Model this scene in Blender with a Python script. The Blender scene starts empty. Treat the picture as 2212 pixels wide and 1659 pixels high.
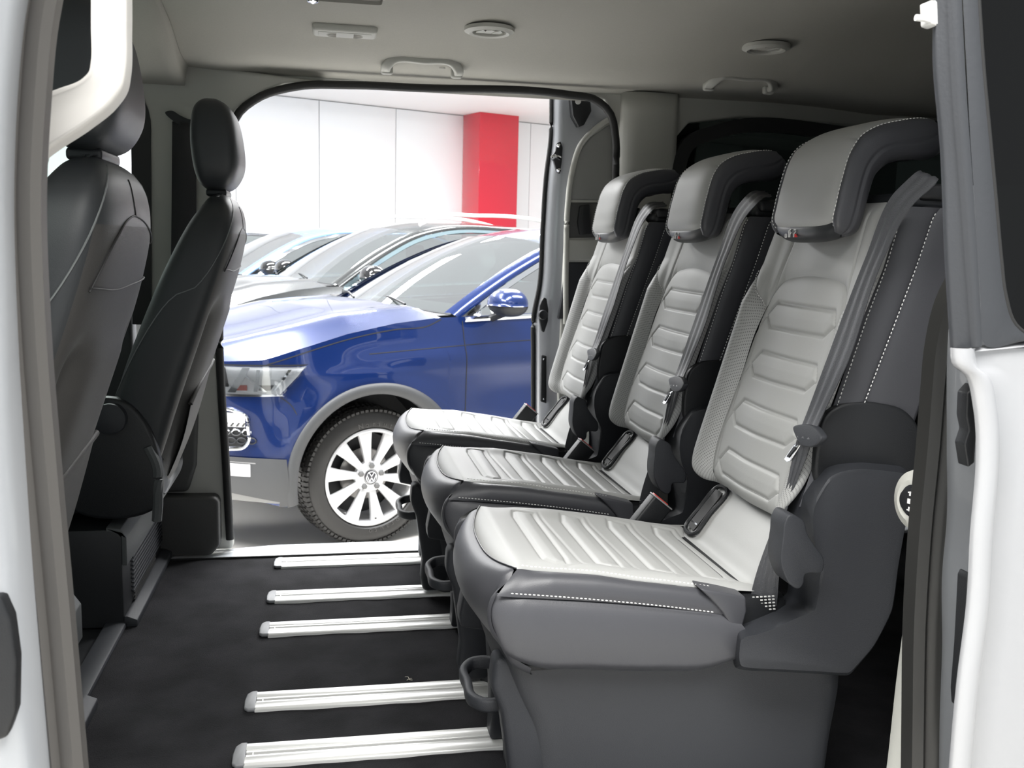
import bpy, bmesh, math, random
import numpy as np
from mathutils import Vector, Matrix

sc = bpy.context.scene
COL = sc.collection
random.seed(7); np.random.seed(7)

# ---------------------------------------------------------------- camera, world, lights, exposure
CAMH = 0.932
FPX = 2084.66
_y, _p, _r = [math.radians(a) for a in (10.92, 8.01, 1.37)]
_fw = np.array([math.sin(_y)*math.cos(_p), math.cos(_y)*math.cos(_p), -math.sin(_p)])
_rt = np.array([math.cos(_y), -math.sin(_y), 0.0])
_up = np.cross(_rt, _fw)
_rt, _up = math.cos(_r)*_rt+math.sin(_r)*_up, -math.sin(_r)*_rt+math.cos(_r)*_up
cd = bpy.data.cameras.new('camera')
cam = bpy.data.objects.new('camera', cd); COL.objects.link(cam)
cd.sensor_width = 36.0; cd.lens = FPX/2212*36.0
cd.clip_start = 0.02; cd.clip_end = 100
M = Matrix.Identity(4)
for i in range(3):
    M[i][0], M[i][1], M[i][2] = _rt[i], _up[i], -_fw[i]
M.translation = Vector((0, 0, CAMH))
cam.matrix_world = M
cd.dof.use_dof = True; cd.dof.focus_distance = 1.75; cd.dof.aperture_fstop = 13.0
sc.camera = cam

w = bpy.data.worlds.new('world'); sc.world = w; w.use_nodes = True
w.node_tree.nodes['Background'].inputs[0].default_value = (0.93, 0.97, 1.0, 1)
w.node_tree.nodes['Background'].inputs[1].default_value = 0.46
sc.view_settings.view_transform = 'Standard'; sc.view_settings.look = 'None'
sc.view_settings.exposure = 0.75; sc.view_settings.gamma = 1.0
sc.view_settings.use_curve_mapping = False

PHI = math.radians(22)
E1 = np.array([math.cos(PHI), math.sin(PHI), 0]); E2 = np.array([-math.sin(PHI), math.cos(PHI), 0])
GROUND = -0.53
W0 = np.array([0.214, 4.729, GROUND])
def sr(s, t, z):                # showroom frame: s along the cars, t away from the van, z above the showroom floor
    return W0+E1*s+E2*t+np.array([0, 0, z])

def area(name, loc, target, sx, sy, power, col=(1, 1, 1)):
    l = bpy.data.lights.new(name, 'AREA'); l.shape = 'RECTANGLE'; l.size = sx; l.size_y = sy
    l.energy = power; l.color = col
    o = bpy.data.objects.new(name, l); COL.objects.link(o); o.location = loc
    d = Vector(target)-Vector(loc); o.rotation_euler = d.to_track_quat('-Z', 'Y').to_euler()
    return o
area('ceiling_light', (-0.5, -0.10, 3.1), (-0.4, 0.4, 0.2), 3.2, 1.3, 185, (1.0, 0.985, 0.955))
for i, (s, t, L, wd, pw) in enumerate([(-1.0, -0.7, 2.2, .5, 110), (1.8, -0.7, 2.2, .5, 110), (-1.0, 2.2, 2.2, .5, 150), (2.2, 2.2, 2.2, .5, 150), (0.8, 5.2, 3, .6, 170), (4.6, 5.2, 3, .6, 170), (1.0, 8.2, 4, .6, 260), (6.0, 8.2, 4, .6, 260), (-3.6, 0.6, 1.2, 2.6, 230)]):
    p = sr(s, t, 3.75)
    o = area('ceiling_light', p, p-np.array([0, 0, 1]), L, wd, pw)
    o.rotation_euler = (0, 0, PHI)

# ---------------------------------------------------------------- pixel rays to points on real planes (survey of the photo)
def ray(u, v): return _fw+_rt*(u-1106)/FPX-_up*(v-829.5)/FPX
_C = np.array([0, 0, CAMH])
def on(u, v, x=None, y=None, z=None, n=None, d=None):
    r = ray(u, v)
    if x is not None: k = x/r[0]
    elif y is not None: k = y/r[1]
    elif z is not None: k = (z-CAMH)/r[2]
    else: k = (d-_C@np.array(n))/(r@np.array(n))
    return _C+k*r
def ons(L, **k): return [on(u, v, **k) for u, v in L]
def up(L, v=-420):              # carry a traced edge on above the frame
    (x0, y0), (x1, y1) = L[0], L[1]
    return [(x0+(x0-x1)*(v-y0)/(y0-y1)*.5, v)]+list(L)
def car_on(u, v, t):
    p = on(u, v, n=E2, d=W0@E2+t); return float((p-W0)@E1), float(p[2]-GROUND)

# ---------------------------------------------------------------- object helpers
def empty(name, loc=(0, 0, 0), label=None, cat=None, group=None, kind=None, rz=0):
    o = bpy.data.objects.new(name, None); COL.objects.link(o); o.location = loc; o.rotation_euler = (0, 0, rz)
    o.empty_display_size = .05
    return tag(o, label, cat, group, kind)
def tag(o, label=None, cat=None, group=None, kind=None):
    if label: o['label'] = label
    if cat: o['category'] = cat
    if group: o['group'] = group
    if kind: o['kind'] = kind
    return o
def link(name, me, mat, parent=None):
    o = bpy.data.objects.new(name, me); COL.objects.link(o)
    if mat is not None:
        for m_ in (mat if isinstance(mat, (list, tuple)) else [mat]): me.materials.append(m_)
    if parent is not None:
        o.parent = parent
        o.matrix_parent_inverse = Matrix.Identity(4)
        off = Matrix.Translation(-world_loc(parent))
        if not world_rot_zero(parent): off = wm(parent).inverted()
        me.transform(off)
    return o
def wm(o):
    m = Matrix.LocRotScale(o.location, o.rotation_euler, o.scale)
    return wm(o.parent) @ m if o.parent else m
def world_loc(o): return wm(o).translation
def world_rot_zero(o): return o.rotation_euler.z == 0 and (o.parent is None or world_rot_zero(o.parent))
def finish(bm, name, mat, parent=None, smooth=True, ang=38):
    bmesh.ops.recalc_face_normals(bm, faces=bm.faces)
    if smooth:
        for f in bm.faces: f.smooth = True
        c = math.radians(ang)
        for e in bm.edges:
            if len(e.link_faces) == 2 and e.calc_face_angle(0) > c: e.smooth = False
    me = bpy.data.meshes.new(name); bm.to_mesh(me); bm.free()
    return link(name, me, mat, parent)

def box(c, s, bev=0.0, seg=2, rot=None):
    bm = bmesh.new(); bmesh.ops.create_cube(bm, size=1)
    for v in bm.verts: v.co = Vector((v.co.x*s[0], v.co.y*s[1], v.co.z*s[2]))
    if bev: bmesh.ops.bevel(bm, geom=list(bm.edges), offset=bev, segments=seg, profile=.5, affect='EDGES')
    if rot is not None: bm.transform(rot.to_4x4())
    bmesh.ops.translate(bm, verts=bm.verts, vec=Vector(c))
    return bm
def join(*bms):
    a = bms[0]
    for b in bms[1:]:
        me = bpy.data.meshes.new('tmp'); b.to_mesh(me); b.free(); a.from_mesh(me); bpy.data.meshes.remove(me)
    return a
def prism(pts, vec, bev=0.0, seg=3, ang=20):
    bm = bmesh.new(); vs = [bm.verts.new(Vector(p)) for p in pts]
    f = bm.faces.new(vs)
    r = bmesh.ops.extrude_face_region(bm, geom=[f])
    bmesh.ops.translate(bm, verts=[g for g in r['geom'] if isinstance(g, bmesh.types.BMVert)], vec=Vector(vec))
    bmesh.ops.recalc_face_normals(bm, faces=bm.faces)
    if bev:
        ed = [e for e in bm.edges if len(e.link_faces) == 2 and e.calc_face_angle(0) > math.radians(ang)]
        bmesh.ops.bevel(bm, geom=ed, offset=bev, segments=seg, profile=.5, affect='EDGES', clamp_overlap=True)
    return bm
def resample(pts, n, closed=False, smooth=True):
    P = np.array([list(p) for p in pts], float)
    if closed: P = np.vstack([P, P[:1]])
    if smooth and len(P) > 2:
        m = len(P); out = []
        for i in range(m-1):
            p1, p2 = P[i], P[i+1]
            p0 = P[i-1] if i > 0 else (P[m-2] if closed else 2*p1-p2)
            p3 = P[i+2] if i+2 < m else (P[1] if closed else 2*p2-p1)
            k = 12
            # centripetal-ish tangents scaled by chord
            d1 = np.linalg.norm(p1-p0)+1e-9; d2 = np.linalg.norm(p2-p1)+1e-9; d3 = np.linalg.norm(p3-p2)+1e-9
            m1 = ((p1-p0)/d1*d2+(p2-p1)/d2*d1)/(d1+d2)*d2; m2 = ((p2-p1)/d2*d3+(p3-p2)/d3*d2)/(d2+d3)*d2
            for j in range(k):
                t = j/k; out.append((2*t**3-3*t*t+1)*p1+(t**3-2*t*t+t)*m1+(-2*t**3+3*t*t)*p2+(t**3-t*t)*m2)
        out.append(P[-1]); P = np.array(out)
    s = np.r_[0, np.cumsum(np.linalg.norm(np.diff(P, axis=0), axis=1))]
    q = np.linspace(0, s[-1], n+1 if closed else n)
    if closed: q = q[:-1]
    return np.stack([np.interp(q, s, P[:, k]) for k in range(P.shape[1])], 1)
def grid_mesh(G, closed_u=False, closed_v=False, uv=True, cap=False):
    nu, nv = G.shape[:2]
    me = bpy.data.meshes.new('g')
    idx = np.arange(nu*nv).reshape(nu, nv)
    a = idx if not closed_u else np.vstack([idx, idx[:1]])
    a = a if not closed_v else np.hstack([a, a[:, :1]])
    q = np.stack([a[:-1, :-1], a[1:, :-1], a[1:, 1:], a[:-1, 1:]], -1).reshape(-1, 4)
    faces = q.tolist()
    if cap and closed_v:
        faces += [idx[0, ::-1].tolist(), idx[-1].tolist()]
    me.from_pydata(G.reshape(-1, 3).tolist(), [], faces)
    if uv and not closed_u and not closed_v:
        lu = np.linalg.norm(np.diff(G[:, nv//2], axis=0), axis=1).cumsum(); lu = np.r_[0, lu]
        lv = np.linalg.norm(np.diff(G[nu//2], axis=0), axis=1).cumsum(); lv = np.r_[0, lv]
        uvs = np.stack(np.meshgrid(lu, lv, indexing='ij'), -1).reshape(-1, 2)
        l = me.uv_layers.new(name='uv'); l.data.foreach_set('uv', uvs[q.reshape(-1)].reshape(-1))
    me.polygons.foreach_set('use_smooth', [True]*len(me.polygons))
    return me
def normals(G):
    du = np.gradient(G, axis=0); dv = np.gradient(G, axis=1)
    n = np.cross(du, dv); n /= np.linalg.norm(n, axis=-1, keepdims=True)+1e-12
    return n
def coons2(c0, c1, d0, d1, nu, nv):
    """c0,c1: curves along u (at v=0,1); d0,d1: curves along v (at u=0,1); any dimension"""
    c0, c1 = resample(c0, nu), resample(c1, nu); d0, d1 = resample(d0, nv), resample(d1, nv)
    u = np.linspace(0, 1, nu)[:, None, None]; v = np.linspace(0, 1, nv)[None, :, None]
    L = (1-v)*c0[:, None]+v*c1[:, None]; R = (1-u)*d0[None]+u*d1[None]
    B = (1-u)*(1-v)*c0[0]+u*(1-v)*c0[-1]+(1-u)*v*c1[0]+u*v*c1[-1]
    return L+R-B
def puff(G, amt, r=.012, edges=(1, 1, 1, 1), sign=1, extra=None):
    """raise the panel between its seams: seams stay low, inside swells"""
    nu, nv = G.shape[:2]
    def lens(ax):
        d = np.linalg.norm(np.diff(G, axis=ax), axis=-1)
        z = np.zeros((1, nv) if ax == 0 else (nu, 1))
        return np.concatenate([z, d.cumsum(ax)], ax)
    U = lens(0); V = lens(1)
    h = np.ones((nu, nv))
    for on_, D in zip(edges, (U, U[-1:]-U, V, V[:, -1:]-V)):
        if on_: h = h*(1-np.exp(-np.clip(D, 0, 1)/r))
    disp = amt*h
    if extra is not None: disp = disp+extra
    return G+normals(G)*(sign*disp)[..., None]
def seg_dist(P, A, B):
    A, B = np.array(A), np.array(B); ab = B-A; t = np.clip(((P-A)@ab)/(ab@ab), 0, 1)
    return np.linalg.norm(P-(A+t[..., None]*ab), axis=-1)
def poly_dist(P, poly, closed=True):
    d = None; n = len(poly)
    for i in range(n if closed else n-1):
        e = seg_dist(P, poly[i], poly[(i+1) % n]); d = e if d is None else np.minimum(d, e)
    return d
def inside(P, poly):
    x, y = P[..., 0], P[..., 1]; r = np.zeros(x.shape, bool); n = len(poly)
    for i in range(n):
        (x1, y1), (x2, y2) = poly[i], poly[(i+1) % n]
        c = ((y1 > y) != (y2 > y)) & (x < (x2-x1)*(y-y1)/((y2-y1) if abs(y2-y1) > 1e-12 else 1e-12)+x1); r ^= c
    return r
def tube(pts, r, seg=8, closed=False, n=None, smooth=True, prof=None, up=(0, 0, 1), caps=True):
    """sweep a circle (or the 2-D profile prof) along pts"""
    P = resample(pts, n or max(2, len(pts)*6), closed, smooth) if smooth or n else np.array([list(p) for p in pts], float)
    m = len(P)
    T = np.roll(P, -1, 0)-np.roll(P, 1, 0) if closed else np.gradient(P, axis=0)
    T /= np.linalg.norm(T, axis=1, keepdims=True)
    up = np.array(up, float)
    if prof is None: prof = [(math.cos(2*math.pi*k/seg), math.sin(2*math.pi*k/seg)) for k in range(seg)]; 
    else: r = 1.0
    prof = np.array(prof)
    R = np.full(m, r) if np.isscalar(r) else np.interp(np.linspace(0, 1, m), np.linspace(0, 1, len(r)), r)
    G = np.zeros((m, len(prof), 3))
    for i in range(m):
        a = np.cross(T[i], up); 
        if np.linalg.norm(a) < 1e-4: a = np.cross(T[i], (0.3, 1, 0))
        a /= np.linalg.norm(a); b = np.cross(a, T[i])
        G[i] = P[i]+R[i]*(prof[:, :1]*a+prof[:, 1:]*b)
    me = grid_mesh(G, closed_u=closed, closed_v=True, uv=False, cap=caps and not closed)
    bm = bmesh.new(); bm.from_mesh(me); bpy.data.meshes.remove(me)
    return bm
def lathe(prof, seg=48, axis='y', closed=False):
    """prof: (r, h) pairs; axis of turn through the origin"""
    pr = np.array(prof); G = np.zeros((len(pr), seg, 3))
    for k in range(seg):
        a = 2*math.pi*k/seg
        if axis == 'y': G[:, k] = np.stack([pr[:, 0]*math.cos(a), pr[:, 1], pr[:, 0]*math.sin(a)], 1)
        elif axis == 'z': G[:, k] = np.stack([pr[:, 0]*math.cos(a), pr[:, 0]*math.sin(a), pr[:, 1]], 1)
        else: G[:, k] = np.stack([pr[:, 1], pr[:, 0]*math.cos(a), pr[:, 0]*math.sin(a)], 1)
    me = grid_mesh(G, closed_v=True, closed_u=closed, uv=False)
    bm = bmesh.new(); bm.from_mesh(me); bpy.data.meshes.remove(me); return bm
def move(bm, v): bmesh.ops.translate(bm, verts=bm.verts, vec=Vector(v)); return bm
def xf(bm, m): bm.transform(m); return bm
def grid_obj(name, G, mat, parent=None, thick=0, **k):
    me = grid_mesh(G, **k)
    if thick:
        bm = bmesh.new(); bm.from_mesh(me)
        g = bmesh.ops.solidify(bm, geom=list(bm.faces), thickness=thick)
        bm.to_mesh(me); bm.free()
    me.name = name
    return link(name, me, mat, parent)
def stitches(pts, L=.0042, gap=.0024, r=.0009, n=900, lift=(0, 0, 0)):
    P = resample(pts, n)+np.array(lift); s = np.r_[0, np.cumsum(np.linalg.norm(np.diff(P, axis=0), axis=1))]
    at = lambda q: np.array([np.interp(q, s, P[:, k]) for k in range(3)])
    bm = bmesh.new(); q = 0
    while q+L < s[-1]:
        a, b = at(q), at(q+L); d = b-a; d /= np.linalg.norm(d)+1e-9
        e = np.cross(d, (0.2, -.7, .6)); e /= np.linalg.norm(e); f = np.cross(d, e)
        ring = []
        for pos, rr in ((a, .35), (a+.25*(b-a), 1), (a+.75*(b-a), 1), (b, .35)):
            ring.append([bm.verts.new(Vector(pos+r*rr*(math.cos(t)*e+math.sin(t)*f))) for t in (0, 1.57, 3.14, 4.71)])
        for i in range(3):
            for k in range(4): bm.faces.new((ring[i][k], ring[i][(k+1) % 4], ring[i+1][(k+1) % 4], ring[i+1][k]))
        q += L+gap
    return bm

# ---------------------------------------------------------------- materials
MATS = {}
def mat(name, col, rough=.5, metal=0., coat=0., bump=None, bscale=200, noise=0., nscale=20, spec=.5, coatr=.03, emis=0):
    if name in MATS: return MATS[name]
    m = bpy.data.materials.new(name); m.use_nodes = True; nt = m.node_tree; b = nt.nodes['Principled BSDF']
    b.inputs['Base Color'].default_value = (*col, 1); b.inputs['Roughness'].default_value = rough
    b.inputs['Metallic'].default_value = metal; b.inputs['Coat Weight'].default_value = coat
    b.inputs['Coat Roughness'].default_value = coatr; b.inputs['Specular IOR Level'].default_value = spec
    tc = nt.nodes.new('ShaderNodeTexCoord')
    if noise:
        n = nt.nodes.new('ShaderNodeTexNoise'); n.inputs['Scale'].default_value = nscale; n.inputs['Detail'].default_value = 5
        nt.links.new(tc.outputs['Object'], n.inputs['Vector'])
        r = nt.nodes.new('ShaderNodeValToRGB')
        r.color_ramp.elements[0].color = (*[c*(1-noise) for c in col], 1); r.color_ramp.elements[1].color = (*[min(1, c*(1+noise)) for c in col], 1)
        r.color_ramp.elements[0].position = .3; r.color_ramp.elements[1].position = .7
        nt.links.new(n.outputs['Fac'], r.inputs['Fac']); nt.links.new(r.outputs['Color'], b.inputs['Base Color'])
    if bump:
        n = nt.nodes.new('ShaderNodeTexNoise'); n.inputs['Scale'].default_value = bscale; n.inputs['Detail'].default_value = 3
        nt.links.new(tc.outputs['Object'], n.inputs['Vector'])
        bp = nt.nodes.new('ShaderNodeBump'); bp.inputs['Strength'].default_value = bump; bp.inputs['Distance'].default_value = .002
        nt.links.new(n.outputs['Fac'], bp.inputs['Height']); nt.links.new(bp.outputs['Normal'], b.inputs['Normal'])
    MATS[name] = m; return m
LT = mat('light_leather', (.385, .388, .380), .48, bump=.12, bscale=900, spec=.4)
DK = mat('dark_leather', (.064, .065, .073), .42, bump=.14, bscale=900, spec=.5)
BLK = mat('black_leather', (.022, .024, .027), .42, bump=.1, bscale=900)
PLA = mat('grey_plastic', (.026, .028, .033), .5, bump=.35, bscale=1100, spec=.45)
PLD = mat('black_plastic', (.014, .015, .017), .45, bump=.2, bscale=900)
SKT = mat('skirt_plastic', (.034, .036, .041), .55, bump=.25, bscale=700)
STI = mat('thread', (.78, .78, .76), .6)
STD = mat('grey_thread', (.42, .42, .41), .6)
ALU = mat('aluminium', (.88, .88, .86), .35, metal=.25, bump=.03, bscale=60)
CHR = mat('chrome', (.85, .86, .88), .08, metal=1)
RUB = mat('rubber', (.018, .018, .018), .6)
TRL = mat('light_trim', (.48, .48, .445), .6, bump=.1, bscale=700)
HDL = mat('headliner_cloth', (.37, .362, .325), .9, bump=.25, bscale=1300, noise=.03, nscale=300)
WHP = mat('white_paint', (.40, .405, .42), .25, coat=1)
SIL = mat('silver_paint', (.36, .37, .39), .3, metal=.55, coat=.8)
CAPG = mat('end_cap_grey', (.22, .225, .235), .45)
RED = mat('red_plastic', (.75, .08, .07), .35)
def glass(name, tint, gl=.12, rough=0.0, refl=.6):
    m = bpy.data.materials.new(name); m.use_nodes = True; nt = m.node_tree; nt.nodes.clear()
    o = nt.nodes.new('ShaderNodeOutputMaterial'); mx = nt.nodes.new('ShaderNodeMixShader')
    tr = nt.nodes.new('ShaderNodeBsdfTransparent'); tr.inputs[0].default_value = (*tint, 1)
    g = nt.nodes.new('ShaderNodeBsdfGlossy'); g.inputs['Roughness'].default_value = rough; g.inputs[0].default_value = (1, 1, 1, 1)
    fr = nt.nodes.new('ShaderNodeLayerWeight'); fr.inputs['Blend'].default_value = refl*.5
    ad = nt.nodes.new('ShaderNodeMath'); ad.operation = 'ADD'; ad.inputs[1].default_value = gl; ad.use_clamp = True
    nt.links.new(fr.outputs['Fresnel'], ad.inputs[0]); nt.links.new(ad.outputs[0], mx.inputs[0])
    nt.links.new(tr.outputs[0], mx.inputs[1]); nt.links.new(g.outputs[0], mx.inputs[2]); nt.links.new(mx.outputs[0], o.inputs[0])
    return m
GLC = glass('car_glass', (.66, .76, .74), .52, refl=.9)
GLB = glass('clear_glass', (.86, .93, .90), .03, refl=.3)
GLD = glass('privacy_glass', (.08, .09, .085), .02, refl=.35)
def perforated():
    m = mat('perforated_leather', (.385, .388, .380), .5); nt = m.node_tree; b = nt.nodes['Principled BSDF']
    uv = nt.nodes.new('ShaderNodeUVMap'); uv.uv_map = 'uv'
    mp = nt.nodes.new('ShaderNodeMapping'); mp.inputs['Scale'].default_value = (210, 210, 1); mp.inputs['Rotation'].default_value = (0, 0, .785)
    nt.links.new(uv.outputs[0], mp.inputs[0])
    fr = nt.nodes.new('ShaderNodeVectorMath'); fr.operation = 'FRACTION'; nt.links.new(mp.outputs[0], fr.inputs[0])
    sb = nt.nodes.new('ShaderNodeVectorMath'); sb.operation = 'SUBTRACT'; sb.inputs[1].default_value = (.5, .5, 0); nt.links.new(fr.outputs[0], sb.inputs[0])
    ln = nt.nodes.new('ShaderNodeVectorMath'); ln.operation = 'LENGTH'; nt.links.new(sb.outputs[0], ln.inputs[0])
    lt = nt.nodes.new('ShaderNodeMath'); lt.operation = 'LESS_THAN'; lt.inputs[1].default_value = .23; nt.links.new(ln.outputs['Value'], lt.inputs[0])
    mx = nt.nodes.new('ShaderNodeMix'); mx.data_type = 'RGBA'; mx.inputs[6].default_value = (.385, .388, .380, 1); mx.inputs[7].default_value = (.16, .16, .16, 1)
    nt.links.new(lt.outputs[0], mx.inputs[0]); nt.links.new(mx.outputs[2], b.inputs['Base Color'])
    return m
PRF = perforated()
# ================================================================ the van shell (setting)
def struct(name, bm, m, parent=None, **k):
    o = finish(bm, name, m, parent, **k)
    if parent is None: o['kind'] = 'structure'
    return o
def gstruct(name, G, m, parent=None, **k):
    o = grid_obj(name, np.array(G, float), m, parent, **k)
    if parent is None: o['kind'] = 'structure'
    return o
# carpeted floor
CARP = mat('carpet', (.020, .020, .022), .97, bump=.9, bscale=420, noise=.35, nscale=9, spec=.15)
CARP2 = mat('footwell_mat', (.018, .019, .021), .8, bump=.4, bscale=500)
gx, gy = np.meshgrid(np.linspace(-.52, 2.7, 260), np.linspace(1.16, 2.868, 140), indexing='ij')
cz = .0012*np.sin(gx*23+gy*9)*np.sin(gy*17-gx*5)+.0006*np.sin(gx*61)*np.cos(gy*47)-.001
gstruct('floor', np.stack([gx, gy, cz], -1), CARP)
struct('floor', box((-1.6, 2.1, -.12), (2.4, 1.9, .02)), CARP2)
# far entry step and sill (silver painted), beyond the carpet
SILL = mat('sill_paint', (.62, .65, .68), .35, coat=.5)
bm = prism([(-.60, 2.872, -.004), (-.36, 2.872, -.004), (.02, 2.872, -.004), (2.6, 2.872, -.004), (2.6, 3.03, -.012), (-.16, 3.03, -.012), (-.30, 2.985, -.006), (-.60, 2.985, -.006)], (0, 0, -.10), .006)
struct('trim_1', bm, SILL)
struct('trim_2', box((1.0, 2.869, .001), (3.2, .006, .008), .002), RUB)
# near sill, visible at the very bottom right
struct('trim_3', box((1.45, 1.19, -.03), (1.9, .12, .07), .01), SILL)

# headliner
prof = [(1.10, 1.36), (1.16, 1.41), (1.28, 1.462), (1.5, 1.492), (1.9, 1.505), (2.3, 1.503), (2.55, 1.488), (2.68, 1.468), (2.76, 1.445), (2.82, 1.432), (2.90, 1.428), (2.96, 1.424), (2.995, 1.412), (3.012, 1.392)]
pr = resample(prof, 60)
xs = np.linspace(-.385, 2.7, 130)
G = np.zeros((130, 60, 3)); G[..., 0] = xs[:, None]; G[..., 1] = pr[None, :, 0]; G[..., 2] = pr[None, :, 1]
# raised rear rib of the lining and a soft valley above the far door
G[..., 2] += .018*np.exp(-((G[..., 0]-.62)/.10)**2)*np.exp(-((G[..., 1]-2.05)/.75)**4)*0
G[..., 2] -= .02*np.clip((G[..., 0]-1.35)/.4, 0, 1)**2
G[..., 2] -= .010*np.exp(-((G[..., 0]+.30)/.10)**2)*np.clip((G[..., 1]-2.5)/.3, 0, 1)
gstruct('ceiling', G, HDL)
xs = np.r_[np.linspace(-2.2, -.396, 58), -.391, -.384]; G = np.zeros((60, 60, 3)); G[..., 0] = xs[:, None]; G[..., 1] = pr[None, :, 0]; G[..., 2] = pr[None, :, 1]-.004
# front lining is lower towards the door side
G[..., 2] -= .055*np.clip((G[..., 1]-2.45)/.5, 0, 1)
G[-2, :, 2] += .03*np.clip((G[-2, :, 1]-2.45)/.5, 0, 1); G[-1, :, 2] = pr[:, 1]+.003
gstruct('ceiling', G, HDL)
finish(box((-1.0, 2.1, 1.58), (6.4, 2.1, .03)), 'roof_panel', WHP)['kind'] = 'structure'

# far side wall: body side with the sliding-door opening; B-pillar, header, C-pillar, window
YF = 3.0
op = [(497, 1165), (488, 1000), (474, 740), (478, 500), (492, 330), (515, 245), (560, 210), (640, 187), (760, 184), (900, 190), (1230, 205), (1285, 215), (1315, 240), (1330, 300), (1330, 370)]
OP = [on(u, v, y=YF) for u, v in op]+[np.array([.90, YF, .9]), np.array([.90, YF, -.02])]
# black rubber seal round the opening
sealp = resample([on(u, v, y=2.95) for u, v in op]+OP[-2:], 150)
bm = tube(sealp, .012, 10, smooth=False)
struct('trim_4', bm, RUB)
# inner pillar faces
def wall_poly(name, pts, y0, th, m, bev=.01, parent=None):
    return struct(name, prism([(p[0], y0, p[1]) for p in pts], (0, th, 0), bev), m, parent)
# B pillar trim (light grey) between front door window and opening
Bp = [(-.285, .0), (-.298, .30), (-.312, .63), (-.306, .95), (-.29, 1.18), (-.262, 1.30), (-.20, 1.352), (-.12, 1.385), (.0, 1.40), (-.40, 1.43), (-.66, 1.43), (-.62, 1.36), (-.56, 1.335), (-.53, 1.30), (-.517, 1.24), (-.512, 1.08), (-.512, .90), (-.515, .5), (-.53, .30), (-.56, .0)]
wl = wall_poly('wall_left', Bp, 2.955, .055, TRL, .012)
# front of the far wall: door with window
FW = [(-.70, .88), (-1.9, .88), (-1.6, 1.30), (-.80, 1.335), (-.69, 1.31), (-.64, 1.26), (-.622, 1.18), (-.615, .88)]
DT = mat('door_trim', (.055, .058, .06), .6, bump=.2)
struct('door_1', prism([(-.56, 2.97, -.02), (-.56, 2.97, .86), (-2.1, 2.97, .86), (-2.1, 2.97, -.02)], (0, .07, 0), .01), DT)
fr = resample([(p[0], 2.985, p[1]) for p in FW[3:]]+[], 24)
d1 = tube([(-1.9, 2.965, .87), (-1.55, 2.965, 1.30), (-1.2, 2.965, 1.335), on(150, 172, y=2.965), on(235, 184, y=2.965), on(270, 200, y=2.965), on(294, 222, y=2.965), on(304, 250, y=2.965), on(307, 320, y=2.965), on(308, 420, y=2.965), on(309, 700, y=2.965)], .02, 8, prof=[(-.026, -.02), (-.022, .014), (0, .02), (.026, .014), (.026, -.02)], up=(0, 1, 0), n=90)
struct('trim_5', d1, RUB)
struct('window_1', prism([(-2.1, 3.0, .86), (-.60, 3.0, .86), (-.61, 3.0, 1.18), (-.65, 3.0, 1.29), (-.8, 3.0, 1.335), (-1.6, 3.0, 1.31)], (0, .004, 0)), GLB)
# dark lower trim of the B pillar
LDK = mat('lower_pillar_trim', (.07, .07, .068), .6, bump=.2)
q = [(-.56, .0), (-.345, .0), (-.318, .03), (-.318, .165), (-.33, .18), (-.56, .185)]
struct('trim_6', prism([(a, 2.90, b) for a, b in q], (0, .06, 0), .02, 4), LDK)
struct('trim_7', prism([(a, 2.925, b) for a, b in [(-.56, .19), (-.41, .19), (-.385, .27), (-.375, .45), (-.56, .45)]], (0, .035, 0), .012, 3), LDK)
# header above the opening and body pillar behind it
hd = [(-.36, 1.43), (-.2, 1.375), (-.09, 1.402), (.26, 1.415), (.74, 1.418), (.85, 1.395), (.895, 1.31), (.905, 1.15), (.90, .9), (.905, 0), (1.12, 0), (1.12, .80), (1.07, .9), (1.05, 1.1), (1.07, 1.27), (1.13, 1.34), (1.3, 1.365), (2.2, 1.35), (2.3, 1.3), (2.5, 1.3), (2.5, 1.45), (-.36, 1.45)]
struct('wall_back', prism([(a, 2.99, b) for a, b in hd], (0, .05, 0), .008), TRL)
struct('wall_back', prism([(1.10, 3.0, 0), (2.62, 3.0, 0), (2.62, 3.0, .86), (1.10, 3.0, .86)], (0, .05, 0), .01), DT)
struct('window_2', box((1.7, 3.035, 1.10), (1.3, .006, .62)), GLD)
struct('trim_8', prism([(2.2, 2.99, .8), (2.5, 2.99, .8), (2.5, 2.99, 1.4), (2.2, 2.99, 1.4)], (0, .05, 0), .01), TRL)
# C pillar lining with its soft front edge
cp = resample([(.898, 3.0), (.903, 2.98), (.93, 2.96), (1.0, 2.95), (1.08, 2.962)], 14)
zs = np.array([.0, .8, 1.0, 1.15, 1.27, 1.36, 1.42]); xo = np.array([.0, .0, .0, .0, .0, -.0, .0])
G = np.zeros((7, 14, 3))
for i in range(7): G[i, :, 0] = cp[:, 0]+xo[i]*(1-(cp[:, 0]-.912)/.17)*(-1); G[i, :, 1] = cp[:, 1]; G[i, :, 2] = zs[i]
gstruct('trim_9', G, TRL, thick=-.01)
# window surround, dark, seen behind the seats
struct('trim_10', tube([(1.09, 2.975, .86), (1.085, 2.975, 1.15), (1.12, 2.975, 1.27), (1.22, 2.975, 1.315), (1.7, 2.975, 1.325), (2.15, 2.975, 1.31), (2.2, 2.975, 1.2), (2.2, 2.975, .86)], .02, prof=[(-.022, -.015), (.022, -.015), (.022, .015), (-.022, .015)], up=(0, 1, 0), n=80), RUB)
# tailgate wall and near side rear wall
struct('wall_right', box((2.66, 2.1, .7), (.05, 1.9, 1.5), .01), DT)
struct('wall_front', prism([(1.04, 1.20, -.02), (2.65, 1.20, -.02), (2.65, 1.20, 1.40), (1.0, 1.20, 1.40), (1.0, 1.20, .9)], (0, -.04, 0), .01), DT)

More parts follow.
